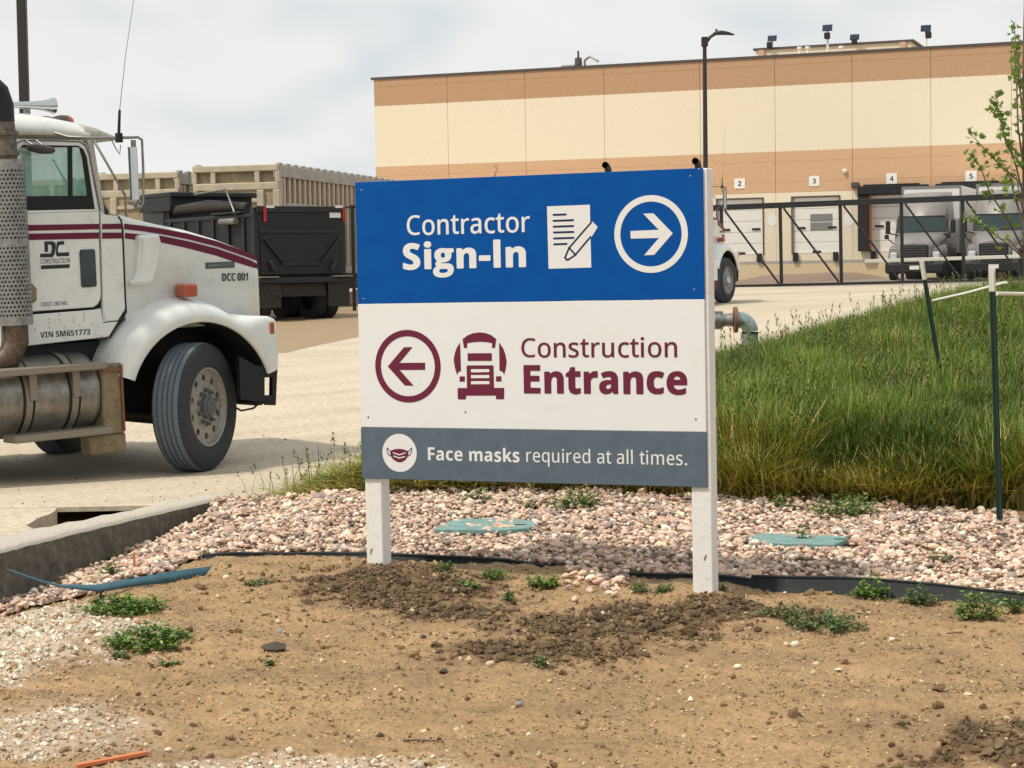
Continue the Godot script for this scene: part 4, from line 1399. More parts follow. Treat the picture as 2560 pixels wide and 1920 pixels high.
func make_truck(label: String, steer: float, second: bool) -> Node3D:
	var t := thing("semi_truck", label, "truck")
	var wh: Material = M.truck_white
	# --- hood: the shoulder line read off the photograph
	var sil := [[300, 537, 0.96], [350, 550.6, 0.955], [398, 561.5, 0.945], [470, 576, 0.93], [543, 597.6, 0.90], [591, 615.7, 0.87], [627, 630, 0.84], [639, 637, 0.82], [645, 648, 0.80]]
	var rings := []
	for e in sil:
		var p := tuv(e[0], e[1], e[2])
		var ws := tab(HW, p.x)
		var vb := 1.16
		var rg := []
		for s in [1.0, -1.0]:
			var hlf := [Vector3(p.x, vb, ws), Vector3(p.x, p.y - 0.12, ws), Vector3(p.x, p.y - 0.035, ws - 0.004), Vector3(p.x, p.y - 0.008, ws - 0.022), Vector3(p.x, p.y + 0.004, ws - 0.055), Vector3(p.x, p.y + 0.03, ws * 0.55), Vector3(p.x, p.y + 0.038, 0)]
			if s < 0.0:
				hlf.pop_back()
				hlf.reverse()
				for q in hlf: rg.append(Vector3(q.x, q.y, -q.z))
			else: rg.append_array(hlf)
		rings.append(rg)
	# rounded nose
	var last: Array = rings[rings.size() - 1]
	var nose := []
	for q in last: nose.append(Vector3(q.x + 0.025, minf(q.y, last[3].y - 0.05), q.z * 0.95))
	rings.append(nose)
	var hm := MB.new()
	hm.loft(rings)
	part("hood", hm, wh, t)
	part("grille", MB.new().bx(Vector3(nose[0].x - 0.05, 1.0, -0.5), Vector3(nose[0].x + 0.03, 1.62, 0.5), 0.03), M.chrome, t)
	# side scoop on the hood
	for s in [1.0, -1.0]:
		var sc := MB.new()
		side_prism(sc, tpoly([[1400, 385], [1430, 362], [1618, 358], [1640, 432], [1610, 690], [1560, 850], [1500, 876], [1330, 884], [1326, 850], [1372, 800], [1390, 740], [1420, 440]], 0.97, 0, 500, 4.147), 0.90, 1.03, s, 0.022)
		part("air_scoop", sc, wh, t)
	# --- fenders
	var ro := [[18.0, 0.775], [20.7, 0.79], [31.0, 0.87], [40.5, 0.98], [43.0, 0.985], [51.5, 0.875], [60.0, 0.815], [66.0, 0.815], [76.0, 0.845], [90.0, 0.865], [110.0, 0.89], [140.0, 0.90], [160.0, 0.885]]
	for s in [1.0, -1.0]:
		var fm := MB.new()
		var fr_ := []
		var lin_ := []
		for k in 37:
			var a := lerpf(18.0, 159.0, k / 36.0)
			var dv := Vector2(cos(deg_to_rad(a)), sin(deg_to_rad(a)))
			var o: float = tab(ro, a)
			var boxy := 1.0 - smoothstep(48.0, 66.0, a)
			var prof := [[0.0, 1.175], [0.012, 1.196], [0.05, 1.205], [0.35, 1.203], [0.62, lerpf(1.175, 1.203, boxy)], [0.83, lerpf(1.10, 1.2, boxy)], [0.96, lerpf(0.99, 1.19, boxy)], [1.0, lerpf(0.93, 1.165, boxy)], [1.0, 0.72]]
			var rg := []
			for e in prof:
				var r: float = lerpf(0.665, o, e[0])
				rg.append(Vector3(dv.x * r, 0.54 + dv.y * r, s * e[1]))
			fr_.append(rg)
			lin_.append([Vector3(dv.x * 0.664, 0.54 + dv.y * 0.664, s * 1.176), Vector3(dv.x * 0.664, 0.54 + dv.y * 0.664, s * 0.45)])
		fm.loft(fr_, false, false)
		part("fender", fm, wh, t)
		var lm := MB.new()
		lm.loft(lin_, false, false)
		part("wheel_arch", lm, M.black, t)
		var am := MB.new()
		am.bx(Vector3(0.705, 0.86, s * 0.72), Vector3(0.745, 1.12, s * 1.16), 0.015)
		part("headlight", am, M.lamp_off, t)
		var mk := tuv(679, 820, 1.2)
		part("marker_lamp", MB.new().box(Vector3(mk.x, mk.y, s * 1.206), Vector3(0.04, 0.095, 0.016), 0.004), M.amber, t)
		var tl := tuv(471, 726, 1.06)
		part("turn_lamp", MB.new().box(Vector3(tl.x, tl.y, s * 1.03), Vector3(0.125, 0.105, 0.16), 0.015), M.amber, t)
	# --- bumper
	var bm := MB.new()
	bm.bx(Vector3(0.64, 0.47, -0.98), Vector3(0.74, 0.80, 0.98), 0.02)
	part("bumper", bm, M.black, t)
	for s in [1.0, -1.0]:
		var be := MB.new()
		side_prism(be, tpoly([[596, 890], [640, 915], [660, 913], [660, 1003], [640, 1003], [600, 997]], 1.16), 1.12, 1.17, s)
		side_prism(be, tpoly([[660.3, 913], [693, 911], [691, 942], [660.3, 944]], 1.16), 1.12, 1.17, s)
		side_prism(be, tpoly([[680, 942.5], [691, 942.3], [688, 1013], [679, 1013]], 1.16), 1.12, 1.17, s)
		side_prism(be, tpoly([[660.3, 988], [678.8, 988], [678.8, 1013], [668, 1013], [660.3, 1004]], 1.16), 1.12, 1.17, s)
		part("bumper_bracket", be, M.black, t)
	# --- cab: core, door, cowl, sill
	part("cab_core", MB.new().bx(Vector3(-1.76, 1.12, -0.94), Vector3(-0.47, 2.02, 0.94)), M.interior, t)
	part("cab_back", MB.new().bx(Vector3(-1.80, 1.12, -0.95), Vector3(-1.762, 2.72, 0.95), 0.01), wh, t)
	for s in [1.0, -1.0]:
		var dm := MB.new()
		side_prism(dm, tpoly([[8, 536], [249, 527.2], [249, 600], [253.5, 735], [252, 748], [246, 760], [235, 768], [8, 784]], 0.985), 0.945, 0.985, s, 0.008)
		var door := part("door", dm, wh, t)
		# window frame as a ring
		var op := tpoly([[8, 535.5], [6, 440], [12, 368], [38, 347], [203, 351], [217, 364], [228, 400], [249, 526.8]], 0.975)
		var ip := tpoly([[44, 527], [38, 440], [40, 378], [56, 362], [196, 364], [209, 374], [217, 393], [237, 523]], 0.975)
		var wm := MB.new()
		for i in 8:
			var j := (i + 1) % 8
			var a := Vector3(op[i].x, op[i].y, s * 0.982); var b := Vector3(op[j].x, op[j].y, s * 0.982)
			var c := Vector3(ip[j].x, ip[j].y, s * 0.982); var d := Vector3(ip[i].x, ip[i].y, s * 0.982)
			var back := Vector3(0, 0, -s * 0.05)
			wm.q(a, b, c, d, Vector3(0, 0, s))
			wm.q(c, d, d + back, c + back, Vector3((ip[0] + ip[4]).x * 0.5, (ip[0] + ip[4]).y * 0.5, 0) - c)
			wm.q(a, b, b + back, a + back, a - Vector3((ip[0] + ip[4]).x * 0.5, (ip[0] + ip[4]).y * 0.5, 0))
			wm.q(a + back, b + back, c + back, d + back, Vector3(0, 0, -s))
		part("window_frame", wm, wh, door)
		var gm := MB.new()
		side_prism(gm, tpoly([[44, 500], [38, 440], [40, 378], [56, 362], [196, 364], [209, 374], [217, 393], [233, 492]], 0.96), 0.952, 0.957, s)
		part("window", gm, M.glass, door)
		var rb := MB.new()
		side_prism(rb, tpoly([[40, 491], [232, 489], [237, 523], [44, 527]], 0.965), 0.945, 0.972, s)
		side_prism(rb, tpoly([[171, 364], [180, 364], [181, 490], [172, 490]], 0.965), 0.946, 0.970, s)
		side_prism(rb, tpoly([[200, 366], [209, 374], [217, 393], [232, 489], [220, 489], [208, 400], [203, 380]], 0.965), 0.947, 0.971, s)
		side_prism(rb, tpoly([[56, 361.5], [200, 363.5], [200, 367.5], [54, 368]], 0.965), 0.9475, 0.9705, s)
		part("window_rubber", rb, M.rubber, door)
		if s > 0.0:
			var pv := MB.new()
			side_prism(pv, tpoly([[838, 515], [970, 508], [985, 525], [1003, 880], [990, 898], [862, 907], [845, 895], [825, 545]], 0.99, 0, 500, 4.147), 0.9852, 0.992, s)
			part("kerb_window", pv, M.dark_glass, door)
			var dh := MB.new()
			side_prism(dh, tpoly([[285, 870], [335, 868], [378, 920], [380, 1040], [345, 1068], [290, 1066]], 0.99, 0, 500, 4.147), 0.9852, 0.993, s)
			part("door_handle", dh, M.dusty, door)
		# cowl between door and hood
		var cm := MB.new()
		side_prism(cm, tpoly([[252.5, 527], [262, 536], [296, 540], [304, 556], [309, 640], [313, 745], [314, 772], [296, 801], [258, 805], [258, 735], [254, 600]], 0.985), 0.945, 0.985, s, 0.006)
		part("cowl", cm, wh, t)
		var sl := MB.new()
		side_prism(sl, tpoly([[0, 793], [240, 774], [252, 771], [258, 807.5], [295, 804], [272, 842], [30, 869], [0, 872]], 0.985), 0.94, 0.99, s, 0.006)
		var sill := part("sill", sl, wh, t)
		if s > 0.0:
			for rv in [[505, 1235], [505, 1275], [615, 1190], [618, 1235], [620, 1268], [762, 1225], [765, 1258], [868, 1175], [870, 1218], [868, 1250], [1082, 1200], [1082, 1235], [1055, 1412], [1115, 1410], [365, 1335], [515, 1322], [670, 1310], [825, 1298], [948, 1292]]:
				var q := tuv(rv[0] / 4.147, 500 + rv[1] / 4.147, 0.99)
				part("rivet", MB.new().lathe([Vector2(0.008, 0), Vector2(0.006, 0.004), Vector2(0, 0.005)], Vector3(q.x, q.y, 0.99), Vector3(0, 0, 1), 6), M.truck_trim, sill)
		var sp_ := []
		for e in [[296, 541], [303, 552], [306.5, 575], [309, 640], [313, 745], [315.5, 780], [298, 803], [274, 844]]:
			var q2 := tuv(e[0], e[1], 0.985)
			sp_.append(Vector3(q2.x, q2.y, s * 0.983))
		part("hood_seal", MB.new().tube(sp_, 0.0085, 6), M.rubber, t)
		var dr := []
		for e in [[30, 384], [38, 360], [56, 351], [120, 351], [200, 354], [214, 364], [223, 386], [229, 418], [249, 526]]:
			var q3 := tuv(e[0], e[1], 0.984)
			dr.append(Vector3(q3.x, q3.y, s * 0.985))
		part("drip_rail", MB.new().tube(dr, 0.006, 6), M.truck_trim if s < 0.0 else M.hub, door)
		# windscreen pillar
		var pm := MB.new()
		side_prism(pm, tpoly([[218, 350], [233, 350], [262, 536], [251, 527], [229, 400]], 0.97), 0.90, 0.975, s, 0.005)
		part("windscreen_pillar", pm, M.truck_trim, t)
	# --- roof, visor, windscreen, seats
	var rr := []
	for e in [[-1.80, 2.70, 2.74, 2.83, 2.885], [-1.4, 2.70, 2.75, 2.84, 2.89], [-1.1, 2.70, 2.75, 2.835, 2.885], [-0.88, 2.69, 2.73, 2.80, 2.85], [-0.78, 2.68, 2.71, 2.765, 2.81]]:
		var rg := []
		for q in [[0.978, e[1]], [0.978, e[2]], [0.955, e[3] - 0.045], [0.90, e[3]], [0.6, e[4]], [0.0, e[4] + 0.015], [-0.6, e[4]], [-0.90, e[3]], [-0.955, e[3] - 0.045], [-0.978, e[2]], [-0.978, e[1]]]:
			rg.append(Vector3(e[0], q[1], q[0]))
		rr.append(rg)
	part("roof", MB.new().loft(rr), wh, t)
	var vm := MB.new()
	var vr := []
	for e in [[-0.82, 2.68, 2.79], [-0.70, 2.68, 2.765], [-0.58, 2.675, 2.72], [-0.50, 2.665, 2.685]]:
		vr.append([Vector3(e[0], e[1], 0.965), Vector3(e[0], e[2] - 0.02, 0.965), Vector3(e[0], e[2], 0.9), Vector3(e[0], e[2] + 0.03, 0.0), Vector3(e[0], e[2], -0.9), Vector3(e[0], e[2] - 0.02, -0.965), Vector3(e[0], e[1], -0.965)])
	part("sun_visor", vm.loft(vr), M.truck_trim, t)
	var gw := MB.new()
	gw.q(Vector3(-0.58, 2.06, 0.9), Vector3(-0.58, 2.06, -0.9), Vector3(-0.82, 2.70, -0.86), Vector3(-0.82, 2.70, 0.86), Vector3(1, 0.3, 0))
	gw.q(Vector3(-0.585, 2.06, 0.9), Vector3(-0.585, 2.06, -0.9), Vector3(-0.825, 2.70, -0.86), Vector3(-0.825, 2.70, 0.86), Vector3(-1, -0.3, 0))
	part("windscreen", gw, M.glass, t)
	part("seat", MB.new().bx(Vector3(-1.7, 2.0, 0.3), Vector3(-1.52, 2.62, 0.75), 0.06).bx(Vector3(-1.7, 2.0, -0.75), Vector3(-1.52, 2.62, -0.3), 0.06), M.interior, t)
	part("dashboard", MB.new().bx(Vector3(-0.85, 2.04, -0.92), Vector3(-0.6, 2.16, 0.92), 0.04), M.interior, t)
	var sw := []
	for i in 19:
		var a := TAU * i / 18
		sw.append(Vector3(-1.02 + 0.10 * sin(a), 2.28 + 0.2 * sin(a), -0.5 + 0.22 * cos(a)))
	part("steering_wheel", MB.new().tube(sw, 0.014, 6, false).tube([Vector3(-1.02, 2.28, -0.5), Vector3(-0.82, 2.1, -0.5)], 0.03, 6), M.rubber, t)
	# --- stripes
	var wc := func(_u): return 0.9885
	var wd := func(u): return tab(HW, u) + 0.004
	for e in [[[65, 563], [248, 559.5], [65, 578], [248, 573]], [[65, 585], [248, 581], [65, 601], [248, 596.5]], [[255, 559.4], [303.5, 559], [255, 572.8], [303.5, 572.5]], [[255, 581], [306, 581.5], [255, 596.4], [306, 596]]]:
		var tp := [tuv(e[0][0] - (60 if e[0][0] < 100 else 0), e[0][1] + 0.5, 0.988), tuv(e[1][0], e[1][1], 0.988)]
		var bt := [tuv(e[2][0] - (60 if e[0][0] < 100 else 0), e[2][1] + 0.5, 0.988), tuv(e[3][0], e[3][1], 0.988)]
		part("stripe", ribbon(tp, bt, wc), M.maroon, t)
	var s1 := [[310, 559.0, 573.0], [350, 563.5, 577], [398, 570, 584], [470, 583.5, 597.5], [543, 602.5, 616], [591, 619, 632], [627, 633.5, 645.5], [643, 643, 652]]
	var s2 := [[312, 582, 596.5], [350, 585.5, 600.5], [398, 588.5, 605], [470, 602.5, 620.5], [543, 621, 639.5], [591, 637, 655], [627, 650.5, 667], [646, 659, 672]]
	for arr in [s1, s2]:
		var tp := []
		var bt := []
		for e in arr:
			var g := tab([[300.0, 0.97], [470.0, 0.93], [591.0, 0.87], [645.0, 0.81]], e[0])
			tp.append(tuv(e[0], e[1], g)); bt.append(tuv(e[0], e[2], g))
		part("stripe", ribbon(tp, bt, wd), M.maroon, t)
	# --- lettering on the door, sill and hood
	for q in [[[458, 430], [545, 428], [572, 442], [580, 480], [575, 520], [562, 570], [545, 593], [417, 597], [415, 557], [528, 553], [537, 505], [533, 470], [518, 462], [497, 462], [497, 538], [462, 540]],
			[[588, 442], [604, 429], [665, 425], [665, 462], [625, 463], [607, 478], [600, 510], [603, 545], [715, 541], [717, 581], [592, 586], [577, 565], [582, 500]],
			[[424, 678], [722, 665], [722, 704], [425, 718]]]:
		var lm := MB.new()
		side_prism(lm, tpoly(q, 0.985, 0, 500, 4.147), 0.9853, 0.987, 1.0)
		part("door_emblem", lm, M.digit, t)
	var tx := func(nm: String, s: String, x0: float, x1: float, y0: float, y1: float, w: float, m: Material, f: Font, slope := 0.0):
		var a := tuv(x0, y0, w)
		var b := tuv(x1, y1, w)
		var o := letters(nm, s, f, 0.0, b.x - a.x, 0.0, b.y - a.y, 0.0, m, t, 0.0015)
		o.position = Vector3(a.x, a.y, w + 0.0004)
		o.rotation.z = slope
		return o
	tx.call("lettering", "CONSTRUCTION", 101.5, 174, 660, 644.7, 0.985, M.digit, fr)
	tx.call("lettering", "USDOT 2867943", 103, 168, 766.5, 752, 0.985, M.print_navy, fr)
	tx.call("lettering", "VIN SM651773", 101, 225, 845, 822, 0.99, M.digit, fb)
	var dc = tx.call("lettering", "DCC 001", 552, 622, 703, 680, 0.86, M.digit, fb, -0.02)
	dc.rotation.y = 0.13
	dc.position.z = tab(HW, dc.position.x) + 0.006
	var bp := tuv(511, 672, 0.88)
	var bq := tuv(586, 653.5, 0.86)
	var bd := part("name_plate", MB.new().box(Vector3((bq.x - bp.x) * 0.5, (bq.y - bp.y) * 0.5, 0.006), Vector3(bq.x - bp.x, bq.y - bp.y, 0.012), 0.003), M.green_badge, t)
	bd.position = Vector3(bp.x, bp.y, tab(HW, bp.x) - 0.002)
	bd.rotation.y = 0.13
	letters("lettering", "KENWORTH", fb, 0.02, bq.x - bp.x - 0.02, 0.014, bq.y - bp.y - 0.014, 0.0122, M.steel, bd, 0.0015)
	# --- exhaust
	var cu := -1.565
	for s in ([1.0, -1.0]):
		var ex := MB.new()
		var up := 0.13 if second else 0.0
		ex.tube([Vector3(cu, 1.2, s * 1.1), Vector3(cu, 2.62, s * 1.1), Vector3(cu, 2.80 + up, s * 1.1)], [0.085, 0.085, 0.075], 14, false)
		part("exhaust_pipe", ex, M.exhaust, t)
		part("exhaust_tip", MB.new().tube([Vector3(cu, 2.78 + up, s * 1.1), Vector3(cu, 2.9 + up, s * 1.1), Vector3(cu - 0.03, 3.0 + up, s * 1.1), Vector3(cu - 0.11, 3.07 + up, s * 1.1), Vector3(cu - 0.2, 3.09 + up, s * 1.1)], 0.078, 14, false), M.black, t)
		part("exhaust_elbow", MB.new().tube([Vector3(cu, 1.27, s * 1.1), Vector3(cu, 1.15, s * 1.1), Vector3(cu - 0.05, 1.03, s * 1.07), Vector3(cu - 0.16, 0.97, s * 1.0), Vector3(cu - 0.3, 0.95, s * 0.7)], 0.095, 14), M.elbow, t)
		for y in [2.53, 2.68]:
			part("clamp", MB.new().lathe([Vector2(0.088, y), Vector2(0.1, y), Vector2(0.1, y + 0.03), Vector2(0.088, y + 0.03)], Vector3(cu, 0, s * 1.1), Vector3.UP, 14), M.exhaust, t)
		if s > 0.0:
			# perforated heat shield, every hole open
			var hs := MB.new()
			hs.lathe([Vector2(0.132, 1.27), Vector2(0.132, 1.33)], Vector3(cu, 0, 1.1), Vector3.UP, 28)
			hs.lathe([Vector2(0.132, 2.43), Vector2(0.132, 2.50)], Vector3(cu, 0, 1.1), Vector3.UP, 28)
			hs.lathe([Vector2(0.132, 1.86), Vector2(0.132, 1.905)], Vector3(cu, 0, 1.1), Vector3.UP, 28)
			for zone in [[1.33, 1.86], [1.905, 2.43]]:
				var rows := 17
				var dy: float = (zone[1] - zone[0]) / rows
				for r in rows:
					for c in 28:
						var ac := TAU * (c + 0.5 * (r % 2)) / 28
						var yc: float = zone[0] + dy * (r + 0.5)
						var cell := []
						var hole := []
						for e in [[-1, -1], [0, -1], [1, -1], [1, 0], [1, 1], [0, 1], [-1, 1], [-1, 0]]:
							var aa: float = ac + e[0] * PI / 28
							cell.append(Vector3(cu + sin(aa) * 0.132, yc + e[1] * dy * 0.5, 1.1 + cos(aa) * 0.132))
							var l := Vector2(e[0], e[1]).normalized()
							var ah: float = ac + l.x * 0.068
							hole.append(Vector3(cu + sin(ah) * 0.132, yc + l.y * 0.0092, 1.1 + cos(ah) * 0.132))
						for k in 8:
							hs.q(cell[k], cell[(k + 1) % 8], hole[(k + 1) % 8], hole[k], Vector3(sin(ac), 0, cos(ac)))
			part("heat_shield", hs, M.steel, t)
			part("muffler", MB.new().lathe([Vector2(0.085, 1.28), Vector2(0.112, 1.31), Vector2(0.112, 2.45), Vector2(0.085, 2.49)], Vector3(cu, 0, 1.1), Vector3.UP, 20), M.black, t)
	# --- tank, steps, brackets
	var tv := 0.715
	for s in [1.0, -1.0]:
		part("fuel_tank", MB.new().lathe([Vector2(0, -2.75), Vector2(0.29, -2.74), Vector2(0.31, -2.72), Vector2(0.31, -0.955), Vector2(0.30, -0.925), Vector2(0.26, -0.91), Vector2(0.0, -0.895)], Vector3(0, tv, s * 0.88), Vector3.RIGHT, 36), M.tank, t)
		for u in [-2.2, -1.53, -1.145]:
			var stp := part("tank_strap", MB.new().lathe([Vector2(0.3105, u - 0.028), Vector2(0.318, u - 0.026), Vector2(0.318, u + 0.026), Vector2(0.3105, u + 0.028)], Vector3(0, tv, s * 0.88), Vector3.RIGHT, 36), M.step, t)
			part("strap_rubber", MB.new().lathe([Vector2(0.3103, u - 0.05), Vector2(0.314, u - 0.048), Vector2(0.314, u - 0.03)], Vector3(0, tv, s * 0.88), Vector3.RIGHT, 36).lathe([Vector2(0.314, u + 0.03), Vector2(0.314, u + 0.046), Vector2(0.3103, u + 0.05)], Vector3(0, tv, s * 0.88), Vector3.RIGHT, 36), M.rubber, stp)
		if not second:
			part("running_board", MB.new().bx(Vector3(-2.6, 0.90, s * 1.14), Vector3(-0.92, 0.955, s * 1.30), 0.008), M.step, t)
			part("running_board", MB.new().bx(Vector3(-1.72, 0.40, s * 1.10), Vector3(-0.90, 0.455, s * 1.30), 0.008), M.step, t)
			for u in [-1.5, -1.14]:
				part("step_hanger", MB.new().bx(Vector3(u - 0.03, 0.70, s * 1.19), Vector3(u + 0.03, 0.899, s * 1.215), 0.004), M.step, t)
			part("battery_box", MB.new().bx(Vector3(-0.90, 0.385, s * 0.7), Vector3(-0.715, 0.93, s * 1.17), 0.012), M.dusty, t)
			part("box_frame", MB.new().bx(Vector3(-0.745, 0.40, s * 1.171), Vector3(-0.725, 0.92, s * 1.195), 0.004).bx(Vector3(-0.90, 0.87, s * 1.171), Vector3(-0.746, 0.895, s * 1.195), 0.004), M.rust, t)
			part("mud_skirt", MB.new().bx(Vector3(-1.02, 0.235, s * 1.0), Vector3(-0.70, 0.382, s * 1.15), 0.01), M.dusty, t)
		else:
			part("side_skirt", MB.new().bx(Vector3(-2.7, 0.53, s * 1.17), Vector3(-0.72, 1.0, s * 1.2), 0.01), wh, t)
			part("skirt_stripe", MB.new().bx(Vector3(-2.7, 0.30, s * 1.17), Vector3(-0.72, 0.528, s * 1.2), 0.01), M.maroon, t)
	part("chassis", MB.new().bx(Vector3(-7.0, 0.55, -0.45), Vector3(0.6, 0.85, -0.33)).bx(Vector3(-7.0, 0.55, 0.33), Vector3(0.6, 0.85, 0.45)).bx(Vector3(-2.6, 0.5, -0.85), Vector3(-0.72, 1.095, 0.85)).bx(Vector3(-0.715, 0.5, -0.6), Vector3(0.55, 1.15, 0.6)), M.black, t)  # frame rails plus dark filler boxes added to block light underneath
	part("front_axle", MB.new().tube([Vector3(0, 0.5, -1.0), Vector3(0, 0.42, -0.6), Vector3(0, 0.42, 0.6), Vector3(0, 0.5, 1.0)], 0.07, 8), M.black, t)
	wheel(t, Vector3(0, 0.52, 1.06), steer, second)
	wheel(t, Vector3(0, 0.52, -1.06), steer + PI, second)
	if second:
		for u in [-4.9, -6.25]:
			for s in [1.0, -1.0]: wheel(t, Vector3(u, 0.52, s * 1.06), 0.0 if s > 0.0 else PI, true)
		part("rear_deck", MB.new().bx(Vector3(-6.9, 0.87, -1.0), Vector3(-2.0, 1.0, 1.0), 0.01), M.black, t)
	# --- mirrors, aerial, roof gear
	for s in [1.0, -1.0]:
		var mp := func(x: float, y: float, w: float) -> Vector3:
			var q := tuv(x, y, w)
			return Vector3(q.x, q.y, s * w)
		part("mirror_arm", MB.new().tube([mp.call(136, 332, 1.0), mp.call(170, 342, 1.12), mp.call(230, 344.5, 1.3), mp.call(320, 344, 1.36), mp.call(345, 343, 1.38), mp.call(355, 350, 1.38), mp.call(358, 420, 1.38), mp.call(358, 505, 1.38), mp.call(352, 518, 1.38), mp.call(335, 520, 1.36)], 0.011, 8), M.steel, t)
		part("mirror_strut", MB.new().tube([mp.call(234, 350, 0.98), mp.call(312, 487, 1.3), mp.call(316, 540, 0.98)], 0.010, 6), M.steel, t)
		var m0 := tuv(322, 500, 1.36)
		var m1 := tuv(346, 368, 1.36)
		part("mirror", MB.new().tube([Vector3((m0.x + m1.x) * 0.5, m0.y, s * 1.36), Vector3((m0.x + m1.x) * 0.5, m1.y, s * 1.36)], 0.036, 14), M.chrome, t)
		part("mirror_bracket", MB.new().tube([mp.call(333, 350, 1.36), mp.call(334, 370, 1.36)], 0.02, 8).tube([mp.call(320, 505, 1.36), mp.call(340, 512, 1.36), mp.call(352, 500, 1.38)], 0.016, 8), M.steel, t)
	var fm2 := tuv(101, 373, 1.05)
	var ov := MB.new()
	var ors := []
	for e in [[-0.11, 0.02], [-0.09, 0.06], [0.0, 0.085], [0.08, 0.065], [0.11, 0.02]]:
		var rg := []
		for k in 12:
			var a := TAU * k / 12
			rg.append(Vector3(fm2.x + e[0], fm2.y + sin(a) * e[1] * 0.42 - e[0] * 0.12, 1.06 + cos(a) * e[1]))
		ors.append(rg)
	part("door_mirror", ov.loft(ors), M.coping, t)
	part("door_mirror_bracket", MB.new().tube([Vector3(fm2.x - 0.06, fm2.y + 0.03, 1.06), Vector3(fm2.x - 0.08, fm2.y + 0.07, 0.98)], 0.008, 6).tube([Vector3(fm2.x + 0.02, fm2.y + 0.03, 1.06), Vector3(fm2.x, fm2.y + 0.075, 0.98)], 0.008, 6), M.steel, t)
	var ab := tuv(298, 356, 1.35)
	var a1 := tuv(299, 275, 1.35)
	var a2 := tuv(334, 0, 1.35)
	part("aerial_base", MB.new().tube([Vector3(ab.x, ab.y, 1.35), Vector3(ab.x, ab.y + 0.07, 1.35)], 0.03, 8).tube([Vector3(ab.x, ab.y + 0.06, 1.35), Vector3(a1.x, a1.y, 1.35)], [0.012, 0.010], 6), M.rubber, t)
	var dv2 := a2 - a1
	part("aerial_whip", MB.new().tube([Vector3(a1.x, a1.y, 1.35), Vector3(a1.x + dv2.x * 0.45, a1.y + dv2.y * 0.5, 1.35), Vector3(a2.x, a2.y, 1.35), Vector3(a2.x + dv2.x * 0.5, a2.y + dv2.y * 0.4, 1.35)], [0.0035, 0.003, 0.0025, 0.002], 5), M.steel, t)
	part("aerial_cable", MB.new().tube([Vector3(ab.x - 0.06, ab.y + 0.02, 1.34), Vector3(ab.x - 0.03, ab.y - 0.05, 1.35), Vector3(ab.x, ab.y - 0.09, 1.35), Vector3(ab.x + 0.01, ab.y - 0.02, 1.35)], 0.004, 5), M.rubber, t)
	for k in 5:
		var z := -0.6 + 0.3 * k
		part("roof_lamp", MB.new().lathe([Vector2(0.0, -0.16), Vector2(0.03, -0.14), Vector2(0.055, -0.05), Vector2(0.055, 0.0)], Vector3(-0.78, 2.855 - absf(z) * 0.05, z), Vector3.RIGHT, 10), M.coping, t)
		part("roof_lamp_lens", MB.new().lathe([Vector2(0.055, 0.001), Vector2(0.054, 0.03), Vector2(0.035, 0.06), Vector2(0, 0.07)], Vector3(-0.78, 2.855 - absf(z) * 0.05, z), Vector3.RIGHT, 10), M.amber, t)
	part("air_horn", MB.new().lathe([Vector2(0.018, -1.72), Vector2(0.022, -1.4), Vector2(0.032, -1.2), Vector2(0.042, -1.1), Vector2(0.06, -1.02), Vector2(0.066, -1.015), Vector2(0.04, -1.08)], Vector3(0.17, 2.955, 0.55), Vector3.RIGHT, 14), M.chrome, t)
	part("horn_foot", MB.new().bx(Vector3(-1.1, 2.84, 0.53), Vector3(-1.06, 2.965, 0.57)), M.steel, t)
	part("air_hose", MB.new().tube([Vector3(0.28, 0.52, 1.14), Vector3(0.38, 0.46, 1.15), Vector3(0.5, 0.47, 1.15), Vector3(0.58, 0.52, 1.15)], 0.009, 6), M.rubber, t)
	# wiper, cowl clutter
	part("wiper", MB.new().tube([Vector3(-0.56, 2.09, 0.55), Vector3(-0.66, 2.3, 0.35)], 0.008, 5).tube([Vector3(-0.57, 2.15, 0.4), Vector3(-0.74, 2.55, 0.3)], 0.007, 5), M.rubber, t)
	return t

func build_white_trucks():
	var ph := deg_to_rad(42.0)
	tk_b = Basis.from_euler(Vector3(0, ph, 0.025))
	var wc := at_depth(512, 1019, 15.365)
	tk_o = wc - tk_b.z * 1.2 - tk_b.y * 0.52
	var t := make_truck("dusty white truck with maroon stripes and perforated exhaust beside the sign", deg_to_rad(30.0), false)
	t.transform = Transform3D(tk_b, tk_o)
	# the second truck of the same kind, behind the sign
	var u := make_truck("white truck with maroon lower skirt waiting at the gate behind the sign", 0.0, true)
	var ph2 := deg_to_rad(63.0)
	var b2 := Basis.from_euler(Vector3(0, ph2, 0.012))
	var c := at_depth(1822, 757, 44.6)
	c.y = road_y(c.x, 44.6)
	u.transform = Transform3D(b2, c - b2.z * 1.19)
	# bright bundle on the cowl behind the truck's hood
	var y := tuv(296, 512, 0.2)
	var mb := MB.new()
	for e in [[0.0, 0.0, 0.0, 0.06], [0.05, -0.015, 0.05, 0.05], [-0.05, -0.02, 0.03, 0.045], [0.02, 0.03, -0.03, 0.045]]:
		mb.sm(0)
		var rg := []
		for k in 5:
			var a := PI * k / 4.0 - PI / 2
			var row := []
			for m in 8: row.append(Vector3(e[0] + cos(a) * cos(TAU * m / 8) * e[3] * (1.0 + 0.2 * sin(m * 2.3)), e[1] + sin(a) * e[3] * 0.85, e[2] + cos(a) * sin(TAU * m / 8) * e[3]))
			rg.append(row)
		mb.loft(rg, true, false)
	var yb := top("cloth_bundle", mb, M.yellow, "bright yellow cloth bundle lying on the white truck's cowl by the mirror", "cloth")
	yb.position = tk_o + tk_b * Vector3(-0.5, 2.14, 0.35)

